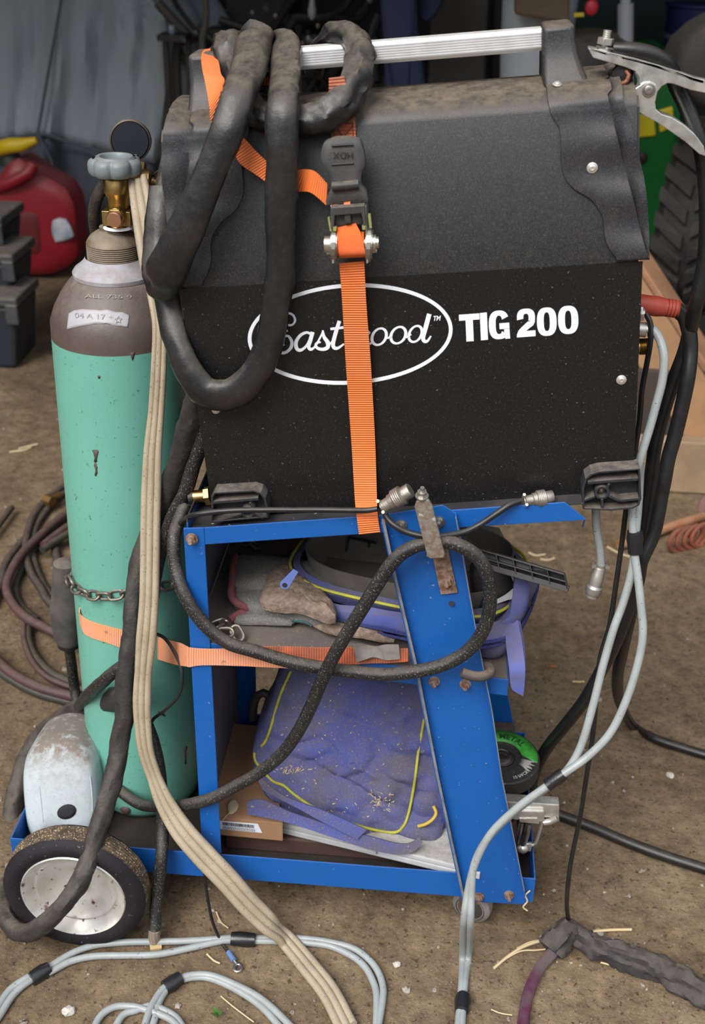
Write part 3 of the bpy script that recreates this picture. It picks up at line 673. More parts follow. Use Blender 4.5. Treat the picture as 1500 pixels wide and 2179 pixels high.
# white patch with stamped characters, wrapped on the shoulder
def wrap(x, y, off=.0006):           # pixel on the brown shoulder -> point on its surface
    d = ray(x, y); best = None
    r_at = lambda z: interp([(q[1], q[0]) for q in pf], z)
    t = 1.25
    for _ in range(400):
        p = CAM+d*t; rr = math.hypot(p.x-cyx, p.y-cyY(p.z))
        if rr <= r_at(p.z)+off: return p
        t += .0008
    return p
top = [(146,667),(158,660),(176,658),(205,659),(235,661),(262,665),(276,672)]; bot = [(142,701),(156,698),(174,694),(203,689),(232,690),(254,694),(272,697)]
g = G(); NU, NV = 30, 6
gt = lambda L_, t: (lambda s: (L_[min(int(s), 5)][0]+(L_[min(int(s), 5)+1][0]-L_[min(int(s), 5)][0])*(s-min(int(s), 5)), L_[min(int(s), 5)][1]+(L_[min(int(s), 5)+1][1]-L_[min(int(s), 5)][1])*(s-min(int(s), 5))))(t*6)
vv = []
for i in range(NU+1):
    a, b = gt(top, i/NU), gt(bot, i/NU)
    for j in range(NV+1): t = j/NV; vv.append(wrap(a[0]+(b[0]-a[0])*t+noise.noise(V((i*.4, j, 3)))*1.2*(i in (0, NU)), a[1]+(b[1]-a[1])*t, .0008))
n = NV+1
g.add(vv, [(i*n+j, i*n+j+1, (i+1)*n+j+1, (i+1)*n+j) for i in range(NU) for j in range(NV)]); vv_ = [q+V((0,0,.0020))*noise.noise(V((q.x*90,0,(k_ % n)*.0)))*(1 if (k_ % n) in (0, NV) else 0) for k_, q in enumerate(g.v)]; g.v = vv_; g.out('bare_patch', whitep_m, cyl, label='white patch on the brown shoulder', solid=.0005)
stamp_m = M('stamped_groove', (.30,.28,.29), .55)
def stamp(txt, x0, y0, hpx, sk, mt, name, bold=0, th_=.0010, wpx=None):
    v_, f_ = textmesh(txt, 1.0, bold=bold); H_ = .7; g = G(); mx = max(q.x for q in v_); s = hpx/H_; sx = wpx/mx if wpx else s
    a = [wrap(x0+q.x*sx, y0-q.y*s+sk*q.x*sx, .0012) for q in v_]; b = [wrap(x0+q.x*sx, y0-q.y*s+sk*q.x*sx, .0020) for q in v_]
    g.add(b, f_); g.out(name, mt, cyl, True, label=None)
stamp('04 A 17 +', 158, 676, 11, .055, stamp_m, 'stamped_characters', wpx=82)
st = []
for k in range(10): r_ = 8.2 if k % 2 == 0 else 3.6; st.append((252+r_*math.sin(k*PI/5), 681-r_*math.cos(k*PI/5)))
g = G(); S_ = [wrap(x, y, .0018) for x, y in st]; g.tube(S_+[S_[0]], .0004, n=6, raw=True); g.out('stamped_star', stamp_m, cyl)
stamp('ALL 735 9', 180, 634, 8, .02, M('brown_stamp', (.30,.25,.22), .6), 'stamped_characters', wpx=100)
# paint scratches on the green body
def wrapg(x, y, off=.0004):
    d = ray(x, y); e = V((d.x, d.y-KL*d.z)); q = (CAM.x-cyx, CAM.y-cyY(CAM.z)); a = e.x**2+e.y**2; b = 2*(e.x*q[0]+e.y*q[1]); c = q[0]**2+q[1]**2-(.089+off)**2
    return CAM+d*((-b-math.sqrt(max(0, b*b-4*a*c)))/(2*a))
chip = M('chipped_paint', (.085,.05,.045), .7)
for loop in ([(197,959),(203,957),(209,960),(207,972),(205,984),(200,982),(201,972)], [(202,985),(206,990),(207,1005),(204,1014),(202,1012),(203,1000),(200,990)], [(209,799),(213,801),(212,806),(209,805)],
             [(278,752),(286,750),(284,762),(281,767)], [(391,1592),(399,1588),(396,1600),(397,1622),(393,1626),(393,1606)], [(255,1720),(268,1717),(276,1723),(273,1732),(263,1733)], [(337,1514),(346,1518),(352,1522),(351,1525),(344,1522),(337,1518)]):
    pts = [q[0] for q in smooth_path([(V((x, y, 0)), 0) for x, y in loop], 2, True)]
    c = sum(pts, V())/len(pts); vv = [wrapg(c.x, c.y)]+[wrapg(p.x+noise.noise(p*.9)*1.5, p.y) for p in pts]; n = len(pts)
    G().add(vv, [(0, 1+i, 1+(i+1) % n) for i in range(n)]).out('paint_chip', chip, cyl, solid=.0004)
# ---- valve
vx = P(248, 430, cyy).x; vz = lambda y: P(248, y, cyy).z
V0 = V((vx, cyy, 0)); pxr = lambda w, y: w*(P(249, y, cyy)-P(248, y, cyy)).length
g = G(); g.lathe(V0, UP, [(.0165, zB+.018), (.0165, vz(488)), (.0150, vz(487)), (.0150, vz(482)), (.0140, vz(480)), (.0140, vz(474))], 32)
zc0, zc1 = vz(478), vz(447)
g.box((vx-.0185, cyy-.016, zc0), (vx+.0185, cyy+.016, zc1))
g.lathe(V0, UP, [(.0125, zc1-.001), (.0130, vz(442)), (.0135, vz(425)), (.0155, vz(418)), (.0180, vz(412)), (.0180, vz(384)), (.0165, vz(380)), (.012, vz(378))], 36)
val = lean(g).out('valve_body', brass_m, cyl, bevel=.001, label='brass valve body')
sp = P(243, 466, cyy-.016-.008); ax = V((-.05,-1,-.15)).normalized()
g = G(); g.cyl(sp-ax*.014, sp, .0115, n=24); g.cyl(sp-ax*.004, sp+ax*.003, .0125, .0125, n=6, phase=.3); lean(g).out('relief_collar', brass_m, val, bevel=.0006)
g = G(); g.lathe(sp+ax*.002, ax, [(.0102,0),(.0102,.006),(.0092,.0075),(.0001,.0078)], 28); lean(g).out('relief_cap', copper_m, val, label='round copper relief cap')
G().lathe(V0, UP, [(.0195, zB+.0215), (.0185, zB+.0245), (.016, zB+.0245)], 30, cap=False).out('thread_tape', white_m, val)
hz0 = vz(374); hz1 = hz0+.0185
hc = V((P(240, 360, cyy).x, cyy, 0))
lob = lambda t, h: .90+.19*abs(math.cos(3.5*t+.5))**.55
g = G(); g.lathe(hc, UP, [(.018, hz0+.001), (.028, hz0-.001), (.0305, hz0+.002), (.0315, hz0+.007), (.0315, hz1-.005), (.0298, hz1-.001), (.026, hz1+.0015)], 112, cap=False, mods=lob)
g.lathe(hc, UP, [(.0265, hz1-.001), (.0225, hz1+.0035), (.0190, hz1+.0035), (.0175, hz1+.0015), (.0170, hz1-.003), (.0001, hz1-.0035)], 64, cap=False); g.lathe(hc, UP, [(.001, hz0), (.02, hz0)], 64, cap=False)
lean(g).out('hand_wheel', wheelgrey_m, cyl, label='grey lobed valve handwheel')
# ---- regulator with two gauges
rg = thing('pressure_regulator', P(318, 400, 1.49), 'brass pressure regulator with two round black gauges behind the cylinder valve', 'gas regulator')
def gauge(c, ax, R, depth, name, sc=True):
    g = G(); g.lathe(c, ax, [(R*.2, -depth), (R*.86, -depth), (R*.95, -depth*.8), (R, -.003), (R, 0), (R*.93, .0005), (R*.92, -.001)], 56, cap=False); o = g.out(name, M('dark_gauge_ring', (.075,.055,.035), .4, .7), rg)
    G().lathe(c, ax, [(R*.92, -.001), (R*.88, .0012), (.0001, .0015)], 56, cap=False).out('gauge_back', M('matte_navy_black', (.008,.009,.014), .55, spec=.25), o)
    if sc:
        s = V(ax).orthogonal(); ax_ = V(ax).normalized(); t = V((1,0,0)); 
        G().hexa([c+ax_*.001+V((-.009,0,-R*.95)), c+ax_*.001+V((.009,0,-R*.95)), c+ax_*.001+V((.009,0,-R*.62)), c+ax_*.001+V((-.009,0,-R*.62))], [c+ax_*.004+V((-.009,0,-R*.95)), c+ax_*.004+V((.009,0,-R*.95)), c+ax_*.004+V((.009,0,-R*.62)), c+ax_*.004+V((-.009,0,-R*.62))]).out('gauge_bracket', black_m, o, False, bevel=.001)
        for k in (-1, 1): screw(G(), c+ax_*.004+V((k*.0045, 0, -R*.75)), .0024).out('gauge_screw', MATS['bright_screw'], o)
    return o
gauge(P(277, 300, 1.515), V((.12,-1,.16)), .0262, .026, 'gauge'); gauge(P(352, 402, 1.50), V((-.35,-1,.2)), .0255, .024, 'gauge', False)
g = G(); g.cyl(P(268, 392, 1.49), P(300, 380, 1.50), .009, n=6); g.cyl(P(292, 384, 1.50), P(322, 384, 1.50), .015, .013, n=24); g.cyl(P(300, 372, 1.50), P(303, 350, 1.515), .006, n=6); g.cyl(P(320, 385, 1.50), P(345, 396, 1.505), .006, n=12); g.cyl(P(318, 405, 1.50), P(322, 425, 1.50), .011, .009, n=20); g.cyl(P(296,388,1.475), P(286,360,1.475), .0075, .0075, n=6)
g.out('regulator_body', M('aged_brass', (.32,.20,.08), .45, 1, var=((.13,.09,.05), 60, .7)), rg, bevel=.0006)
cable('black_gas_hose', [P(222,392,1.53), P(205,425,1.53), P(200,462,1.535), P(206,500,1.55), P(230,560,1.575), P(280,700,1.58), P(330,900,1.58), P(372,1100,1.56)], .0082, M('furry_black_hose', (.02,.014,.010), .9, bump=(300,1,.002), var=((.07,.05,.035), 70, .7)), 'dark fuzzy hose curling behind the brass cylinder valve', 'hose')
# ---- chain round the cylinder
def link(g, c, d, nrm, L_=.026, w_=.0066, r=.0024):
    d = V(d).normalized(); nrm = V(nrm); nrm = (nrm-d*nrm.dot(d)).normalized(); s = d.cross(nrm); pts = []
    for k in range(16):
        t = 2*PI*k/16; cx_ = math.cos(t); pts.append(V(c)+d*(math.copysign(L_/2-w_-r, cx_)*(1 if abs(cx_) > .01 else 0)+cx_*w_)+s*math.sin(t)*w_)
    pr = [(p, r) for p in pts]; g.tube([p for p in pts], r, n=8, closed=True, step=.002); return g
def chain(path, name, label, pitch=.0185, seed=0, mt=None, **kw):
    S = smooth_path([(V(p), 0) for p in path], .0005); out = thing(name, S[0][0], label, 'chain'); acc = 0; nxt = 0; k = 0
    for i in range(1, len(S)):
        acc += (S[i][0]-S[i-1][0]).length
        if acc >= nxt:
            d = S[min(i+6, len(S)-1)][0]-S[max(i-6, 0)][0]; rad = S[i][0]-C0; rad.z = 0
            n_ = rad.normalized() if k % 2 == 0 else UP; 
            if k % 2: n_ = (UP+rad.normalized()*.75)
            else: n_ = (rad.normalized()-UP*.35)
            link(G(), S[i][0], d, n_, **kw).out('chain_link', mt or chain_m, out); k += 1; nxt += pitch
    return out
G_ = [wrapg(x, y, .0045) for x, y in [(150,1212),(152,1236),(160,1250),(176,1260),(200,1267),(232,1268),(262,1264),(290,1258),(330,1250),(356,1246),(385,1241)]]
G_[0] = wrapg(152,1205,.004); chain(G_[1:]+[P(404,1238,1.44)], 'cylinder_chain', 'dull grey chain wrapped around the teal cylinder')
chain([P(146,1236,1.47), P(148,1215,1.49), P(156,1195,1.51)], 'hanging_chain', 'short loose end of grey chain hanging at the left of the teal cylinder')
# ================================================================== RATCHET STRAP
rs = thing('ratchet_strap', P(760, 1135, 1.24), 'orange ratchet strap running vertically over the side of the black welder', 'ratchet strap')
yp = lambda x, y: (lambda u, v: yof(v))(*wuv(x, y, 1.28))
def S(x, y, off=.0): 
    Y = 1.285
    for _ in range(5): u, v = wuv(x, y, Y); Y = yof(min(v, .476)) if v < .4755 else Y
    return P(x, y, Y-off)
# vertical webbing below the ratchet, slightly lifted off the panel
Lx = [(722,560),(728,640),(735,760),(742,860),(749,960),(755,1060),(759,1100),(764,1137)]
Rx = [(775,556),(779,640),(788,760),(794,860),(799,960),(802,1060),(804,1098),(809,1132)]
yy = [1.244,1.248,1.2565,1.262,1.262,1.252,1.238,1.236]
g = G(); g.band([P(x, y, a) for (x, y), a in zip(Lx, yy)], [P(x, y, a) for (x, y), a in zip(Rx, yy)], .0014); g.out('strap_webbing', orange_m, rs)
g = G(); g.band([P(718,485,1.236), P(717,500,1.229), P(720,530,1.226), P(722,543,1.228), P(724,548,1.236)], [P(757,476,1.236), P(768,498,1.229), P(776,530,1.226), P(777,541,1.228), P(777,546,1.236)], .0014); 
g.cyl(P(718,520,1.2385), P(776,518,1.2385), .0125, n=24); g.out('strap_roll', M('orange_strap_roll', (.95,.17,.03), .65, wave=(260,'X',.7,.12)), rs)
# strap above the ratchet up to the top surface
g = G(); g.band([S(703,322,.003), S(705,285,.0035), S(706,262,.003), S(704,240,.002), S(700,205,.0018), S(700,166,.002)], [S(757,318,.003), S(757,285,.0035), S(756,262,.003), S(754,238,.002), S(742,205,.0018), S(732,162,.002)], .0016); g.out('strap_webbing', orange_d, rs, label='dirty upper end of the strap with a stitched cross')
thr = M('dark_thread', (.12,.05,.02), .8)
g = G()
for a, b in (((712,264),(731,293)), ((752,264),(731,293)), ((711,262),(711,294)), ((751,262),(751,292)), ((711,263),(752,261))): g.tube([S(*a, .0058), S(*b, .0058)], .0005, n=5, raw=True)
g.out('stitching', thr, rs)
# ratchet handle (molded black grip)
hl = [(702,298),(716,294),(744,294),(764,299),(772,316),(776,336),(775,354),(770,366),(767,384),(769,396),(779,410),(783,428),(782,431),(740,433),(697,436),(693,430),(697,416),(703,402),(703,388),(698,372),(689,358),(683,340),(684,320),(690,304)]
HY = lambda y: 1.252-(y-290)*.00006
g = G(); g.pillow([P(x, y, HY(y)) for x, y in hl], .012, bulge=.0035, K=6, p=.35, bb=0, res=.0022); hd = g.out('ratchet_grip', M('black_dusty_grip', (.035,.034,.034), .55, var=((.075,.068,.06), 20, .6), dust=.9, bump=(420,.25), dcol=(.15,.125,.10)), rs, label='black moulded ratchet grip')
g = G(); q0 = [(706,398),(765,393)]; g.tube([P(707,397,HY(397)-.0045), P(735,395,HY(395)-.0050), P(763,392,HY(392)-.0045)], .0048, n=14); g.out('grip_ridge', plast_bk, hd)
g = G()
for y_ in (309, 349): g.tube([P(705,y_+1,HY(y_)-.0042), P(752,y_-2,HY(y_)-.0042)], .0011, n=8, raw=True)
v_, f_ = textmesh('HDX', 1.0, bold=.01); tw = max(q.x for q in v_); g.add([P(752-q.x/tw*44, 324+q.y/.7*14, HY(330)-.0048) for q in v_], f_); g.out('embossed_marks', M('grip_emboss', (.02,.02,.02), .5), hd, label='raised upside-down lettering and bars')
# frame
g = G()
for x0, x1, w_ in ((703,712,5), (776,786,5)):
    a = [P(x0, 437, 1.235), P(x0+3, 437, 1.235), P(x0+8, 560, 1.224), P(x0+3, 562, 1.224)]
    g.prism(a, (0, .026, 0))
side = g.out('ratchet_frame', zinc_m, rs, False, bevel=.0006)
for xc in (712, 786):
    g = G(); c = P(xc, 520, 1.238); g.cyl(c-V((.002,0,0)), c+V((.002,0,0)), .0185, n=16)
    g.cyl(c-V((.0035,0,0)), c+V((.0035,0,0)), .0155, n=28)
    g.out('ratchet_gear', zinc_m, rs, False)
g = G(); g.cyl(P(691,520,1.236), P(806,516,1.236), .0062, n=20); g.cyl(P(691,520,1.236), P(704,520,1.236), .0088, n=20); g.cyl(P(790,517,1.236), P(800,517,1.236), .0088, n=20); g.cyl(P(695,538,1.236), P(706,538,1.236), .002); g.cyl(P(790,533,1.236), P(802,533,1.236), .0025); g.out('ratchet_axle', M('pale_zinc', (.66,.62,.52), .35, .9, var=((.4,.34,.25), 60, .5)), rs)
g = G(); g.prism([P(703,441,1.230), P(776,436,1.230), P(779,480,1.226), P(773,482,1.226), P(769,455,1.229), P(712,459,1.229), P(710,487,1.226), P(703,487,1.226)], (0,.010,0)); g.prism([P(712,452,1.236), P(770,449,1.236), P(772,478,1.236), P(712,482,1.236)], (0,.004,0)); g.prism([P(732,455,1.231), P(746,454,1.231), P(747,476,1.231), P(733,477,1.231)], (0,.006,0)); g.out('release_bracket', plast_bk, rs, False, bevel=.0012)
g = G(); ylz = M('yellow_zinc', (.55,.55,.20), .4, .7)
for a, b, w_ in (((697,464),(702,492),4), ((783,457),(786,485),5)): g = G(); g.prism([P(*a, 1.228), P(a[0]+w_, a[1], 1.228), P(b[0]+w_, b[1], 1.228), P(*b, 1.228)], (0,.006,0)); g.out('pawl_tab', ylz, rs, False)
for x, y in ((708,483),(770,480)): G().prism([P(x,y,1.2265), P(x+8,y,1.2265), P(x+7,y+9,1.2265), P(x+1,y+9,1.2265)], (0,.004,0)).out('pawl_tab', ylz, rs, False)
g = G(); g.band([P(706,436,1.244), P(712,442,1.242)], [P(734,436,1.244), P(734,441,1.242)], .0014); g.cyl(P(733,438,1.240), P(746,436,1.240), .0035); g.out('strap_end', orange_m, rs)
# loose tail: from behind the grip, looping left and up, over the bar and down behind the hoses
T = [((697,392),(695,437),1.252), ((672,366),(662,410),1.256), ((648,360),(632,407),1.262), ((615,362),(585,398),1.268), ((580,352),(548,374),1.272), ((548,325),(510,347),1.275), ((520,295),(497,320),1.277), ((488,270),(478,292),1.270), ((478,228),(450,262),1.262), ((474,185),(446,224),1.262), ((478,170),(440,190),1.275), ((470,158),(431,150),1.300), ((464,130),(428,120),1.335), ((452,106),(434,108),1.375), ((462,103),(448,104),1.395)]
g = G(); g.band([P(*a, Y) for a, b, Y in T], [P(*b, Y) for a, b, Y in T], .0014, step=.003); g.out('strap_tail', orange_m, rs, label='loose twisted orange strap tail')
g = G(); g.band([P(445,108,1.40), P(460,122,1.41), P(480,140,1.42), P(520,128,1.425), P(580,120,1.425)], [P(440,126,1.40), P(460,168,1.41), P(482,176,1.42), P(520,184,1.425), P(580,180,1.425)], .0014); g.out('strap_tail', orange_m, rs)
# ================================================================== LOWER STRAP
ls = thing('tie_down_strap', P(330, 1420, 1.24), 'orange tie-down strap passing around the teal cylinder and along the middle shelf edge', 'strap')
A_ = [wrapg(x, y, .0016) for x, y in [(169,1296),(176,1312),(196,1323),(230,1333),(265,1341),(300,1347),(340,1357)]]
B_ = [wrapg(x, y, .0016) for x, y in [(171,1318),(178,1345),(196,1357),(230,1368),(265,1381),(300,1391),(340,1404)]]
A_ = [wrapg(169,1292,.0016)+V((.0,.04,0))]+A_; B_ = [wrapg(171,1316,.0016)+V((0,.04,0))]+B_
A_ += [P(366,1364,1.335), P(383,1368,1.29), P(397,1375,1.244), P(404,1378,1.2385), P(420,1380,1.2385), P(450,1381,1.2385), P(520,1381,1.2385), P(600,1392,1.2385), P(690,1421,1.2385)]
B_ += [P(366,1412,1.335), P(383,1416,1.29), P(397,1418,1.244), P(404,1419,1.2385), P(420,1416,1.2385), P(450,1415,1.2385), P(520,1417,1.2385), P(600,1421,1.2385), P(690,1424,1.2385)]
g = G(); g.band(A_, B_, .0014, step=.003); g.out('strap_webbing', orange_p, ls)
up_ = [P(530,1376,1.238), P(600,1376,1.238), P(680,1378,1.237), P(740,1377,1.237), P(790,1384,1.237), P(830,1381,1.237), P(868,1380,1.237)]
lo_ = [P(530,1384,1.238), P(600,1392,1.238), P(680,1405,1.237), P(740,1413,1.237), P(790,1411,1.237), P(830,1410,1.237), P(868,1407,1.237)]
g = G(); g.band(up_, lo_, .0016); g.out('strap_webbing', orange_d, ls, label='dirtier doubled length of the strap')
g = G(); t_ = [((752,1371),(760,1409)), ((766,1369),(776,1403)), ((782,1372),(796,1398)), ((800,1376),(815,1403)), ((820,1372),(826,1404)), ((848,1372),(851,1402))]
yz = [1.2335,1.229,1.232,1.2335,1.230,1.2335]
g.band([P(*a, y) for (a, b), y in zip(t_, yz)], [P(*b, y) for (a, b), y in zip(t_, yz)], .0018); g.out('duct_tape', M('grey_duct_tape', (.30,.28,.25), .6, var=((.17,.155,.14), 40, .8), dust=.4, bump=(200,.5,.001)), ls, label='crumpled grey tape wrap')
# ================================================================== TORCH SLEEVES AND HOSES
pA = [(590,150,1.425),(597,104,1.402),(605,88+12,1.366),(605,150,1.322),(603,215,1.266),(601,300,1.252),(600,400,1.250),(599,500,1.250),(595,590,1.249),(586,662,1.249),(572,735,1.249),(546,796,1.249),(496,838,1.249),(443,836,1.250),(403,792,1.254),(378,735,1.264),(363,672,1.28),(353,610,1.298),(348,540,1.315),(350,460,1.33),(356,400,1.35),(368,330,1.40)]
rA = [.014,.0155,.0165,.0165,.0155,.0160,.0160,.0158,.0152,.0146,.0146,.0155,.0165,.0165,.0155,.014,.0145,.0155,.015,.014,.013,.012]
cable('torch_sleeve', pA, rA, sleeve_m, 'long black cable sleeve hanging in a deep loop over the lettering', 'cable sleeve', n=24, wr=.13, wf=22, step=.0035, flat=.70, fdir=(0,-1,0))
pB = [(548,150,1.425),(546,100,1.40),(541,84,1.362),(531,135,1.318),(511,195,1.268),(489,262,1.247),(463,330,1.240),(434,400,1.236),(404,470,1.233),(374,535,1.235),(352,583,1.243),(342,600,1.262),(335,575,1.288),(336,520,1.306),(338,460,1.318),(344,400,1.335)]
rB = [.014,.0165,.0185,.0170,.0160,.0155,.0150,.0155,.0165,.0185,.0205,.0185,.015,.0145,.014,.013]
cable('torch_sleeve', pB, rB, sleeve_m, 'black cable sleeve slanting down left from the bar and folding at the rear bezel', 'cable sleeve', n=24, wr=.12, wf=22, step=.0035, flat=.62, fdir=(0,-1,.25), seed=2)
pC = [(470,160,1.43),(478,118,1.41),(489,104,1.37),(497,150,1.345),(512,200,1.322),(545,240,1.300),(590,258,1.288),(640,257,1.281),(692,246,1.278),(733,213,1.290),(760,165,1.310),(767,120,1.335),(752,85,1.362),(722,74,1.382),(694,90,1.402),(676,120,1.415),(668,160,1.42)]
rC = [.015,.018,.0205,.0195,.0175,.016,.0150,.0150,.0165,.0175,.018,.0170,.0155,.0145,.013,.012,.011]
cable('torch_sleeve', pC, rC, sleeve_m, 'black cable sleeve curling in a ring around the silver carrying bar', 'cable sleeve', n=24, wr=.26, wf=40, step=.003, seed=4)
pH = [(425,840,1.285),(410,887,1.30),(384,980,1.325),(354,1060,1.338),(322,1130,1.338),(298,1200,1.322),(285,1283,1.300),(277,1367,1.283),(266,1450,1.270),(266,1517,1.260),(254,1584,1.250),(241,1657,1.228),(221,1724,1.205),(197,1801,1.180),(174,1868,1.152),(134,1925,1.135),(94,1968,1.130),(50,1986,1.145),(16,1960,1.18),(5,1905,1.26),(10,1835,1.35),(20,1768,1.41),(33,1700,1.45),(60,1610,1.50),(103,1553,1.52),(150,1522,1.50),(200,1500,1.44),(248,1486,1.345),(285,1472,1.30)]
rH = [.015,.0160,.0165,.0155,.0145,.014,.0135,.0135,.0138,.0138,.0138,.014,.0140,.0135,.0138,.0130,.0135,.0135,.0135,.015,.0165,.017,.0165,.017,.0185,.0185,.019,.018,.016]
cable('cable_sleeve', pH, rH, sleeve2_m, 'long dusty black cable sleeve running down past the teal cylinder and around the wheel', 'cable sleeve', n=22, wr=.17, wf=30, step=.004, seed=6)
cable('cable_sleeve', [(441,850,1.30),(434,925,1.30),(411,993,1.302),(393,1050,1.302),(369,1095,1.305),(355,1133,1.31),(341,1183,1.318),(330,1240,1.325),(322,1300,1.318),(298,1375,1.300),(265,1412,1.300),(225,1445,1.312),(188,1478,1.36),(168,1502,1.43)], [.009,.0095,.0095,.0095,.009,.0085,.008,.008,.008,.0085,.009,.0095,.0095,.009], rubber_m, 'thin crusty black hose beside the left edge of the welder', 'hose', wr=.08, wf=60)
# thick ring cable with its rubber plug
pR = [(394,1075,1.300),(378,1115,1.280),(370,1150,1.262),(373,1205,1.248),(393,1267,1.230),(433,1327,1.223),(483,1367,1.220),(543,1386,1.220),(613,1407,1.219),(680,1420,1.219),(747,1429,1.219),(813,1435,1.217),(867,1431,1.213),(933,1418,1.210),(983,1394,1.209),(1017,1360,1.209),(1037,1317,1.209),(1043,1267,1.209),(1037,1223,1.209),(1017,1187,1.209),(983,1163,1.210),(943,1152,1.212),(900,1157,1.212),(860,1174,1.211),(830,1203,1.209),(807,1237,1.207),(780,1280,1.205),(747,1333,1.202),(713,1390,1.199),(687,1443,1.201),(663,1500,1.208),(634,1557,1.215),(597,1607,1.221),(547,1647,1.226),(500,1673,1.228),(450,1699,1.230),(400,1712,1.240),(368,1716,1.262),(334,1716,1.290),(301,1712,1.308),(268,1693,1.325),(241,1669,1.345),(214,1643,1.37),(202,1610,1.40),(184,1577,1.44),(170,1530,1.48),(158,1460,1.51),(151,1405,1.505),(146,1372,1.50)]
cable('coiled_cable', pR, .0087, rubber_m, 'thick black cable coiled in a ring over the slanted leg, ending in a rubber plug', 'cable', step=.006, n=14)
pg = thing('rubber_plug', P(140,1370,1.50), 'big dusty black rubber plug hanging at the left of the teal cylinder', 'plug')
ax0 = P(146,1372,1.50); ax1 = P(150,1205,1.50); dl = (ax1-ax0); dl_ = dl.length; dl = (P(140,1240,1.50)-P(146,1372,1.50)).normalized()
g = G(); g.lathe(P(146,1368,1.50), dl, [(.009,-.002),(.012,0),(.019,.003),(.0225,.012),(.0245,.03),(.0262,.055),(.0268,.070),(.0245,.078),(.0235,.084),(.022,.105),(.018,.150),(.012,.154)], 32, mods=lambda t, h: 1+.02*math.sin(5*t+h*40)); g.out('plug_body', M('plug_rubber', (.05,.045,.04), .75, var=((.11,.095,.08), 25, .8), dust=1, bump=(180,.5,.001), dcol=(.2,.165,.13)), pg)
g = G(); g.lathe(P(146,1370,1.50), dl, [(.010,-.007),(.0175,-.003),(.0185,.004),(.010,.005)], 24); g.out('cable_boot', blackc_m, pg)
# beige flat cord
pc = [(292,378,1.475,.75),(303,440,1.445,.9),(314,500,1.415,1),(324,560,1.395,1),(333,620,1.375,.75),(339,680,1.358,.55),(340,720,1.352,.55),(337,800,1.345,.6),(332,880,1.338,.62),(325,960,1.328,.72),(322,1040,1.318,.8),(320,1110,1.305,.8),(319,1200,1.291,.8),(317,1280,1.278,.8),(311,1360,1.268,.85),(305,1430,1.262,.72),(302,1490,1.257,.78),(304,1545,1.251,.72),(311,1600,1.245,.66),(329,1655,1.239,.62),(352,1710,1.230,.85),(388,1768,1.218,1.05),(435,1822,1.206,1.1),(483,1872,1.200,1.1),(530,1925,1.198,1.05),(573,1967,1.196,1)]
pc = [(P(x, y, Y), s) for x, y, Y, s in pc]+[(Z(x, y, .012), s) for x, y, s in [(612,2003,.9),(658,2058,.95),(700,2112,.95),(738,2185,.95)]]
C_ = smooth_path([(p, s) for p, s in pc], .006); g = G()
for j in range(3):
    pts = []
    for k in range(len(C_)):
        t = (C_[min(k+1, len(C_)-1)][0]-C_[max(k-1, 0)][0]).normalized(); w_ = V((0,-.85,.5)); 
        w_ = w_.lerp(V((0,-.15,1)), max(0, min(1, (.11-C_[k][0].z)/.09)))
        n_ = t.cross(w_).normalized(); pts.append(C_[k][0]-n_*(j-1)*.0104*C_[k][1]+w_.normalized()*(.0008 if j == 1 else 0))
    g.tube2(pts, [.0013+.0047*q[1] for q in C_], n=10)
for p, q in zip([pp_ for pp_ in range(1)], [0]): pass
g.out('flat_cord', cord_m, None, label='beige ribbed multi-core cord hanging down the teal cylinder and across the floor', cat='cord')
# thin ring-terminal wire
wr = cable('terminal_wire', [(322,1345,1.30),(350,1358,1.31),(372,1390,1.30),(387,1430,1.28),(381,1478,1.27),(350,1512,1.27),(325,1532,1.275),(318,1560,1.28),(332,1620,1.275),(355,1680,1.262),(372,1710,1.25),(398,1765,1.235),(425,1812,1.225),(434,1850,1.220),(440,1900,1.214),(452,1960,1.205),(470,2003,'f',.006),(486,2028,'f',.006)], .0024, blackc_m, 'thin black wire ending in a blue and silver ring terminal on the floor', 'wire', n=8)
a, b_ = Z(486,2026,.007), Z(498,2044,.007); g = G(); g.cyl(a, b_, .0042, n=12); g.out('terminal_sleeve', M('blue_crimp', (.10,.18,.36), .5), wr, label='blue crimp sleeve')
g = G(); c = Z(506,2058,.006); pts = [c+V((math.cos(t)*.0052, math.sin(t)*.0065, 0)) for t in [2*PI*k/16 for k in range(16)]]; g.tube(pts, .0019, n=8, closed=True, step=.002, flat=.5, fdir=(0,0,1)); g.cyl(b_, Z(503,2051,.006), .0022, n=8); g.out('ring_terminal', zinc_m, wr, label='silver ring terminal')
cable('rubber_hose', [(312,1540,1.29),(325,1575,1.285),(338,1630,1.275),(345,1700,1.26),(346,1760,1.245),(344,1820,1.222),(338,1870,1.212),(333,1920,1.200),(330,1958,1.190),(329,1978,1.184)], .0092, rubber_m, 'short straight black hose standing between the wheel and the blue post', 'hose', wr=.04)
g = G(); g.cyl(P(329,1976,1.184), Z(328,2004,.004), .0088, n=14); g.out('hose_tip', M('tan_tape', (.30,.23,.17), .8, wave=(60,'X',.5,.2)), bpy.data.objects['rubber_hose'], label='tan wrapped tip')
g = G(); g.prism([Z(318,2008,0), Z(344,2003,0), Z(345,2022,0), Z(320,2026,0)], (0,0,.006)); g.out('wood_chip', M('chip_wood', (.50,.36,.18), .8), None, False, label='small square yellow wood chip at the foot of the short black hose', cat='wood chip', bevel=.001)
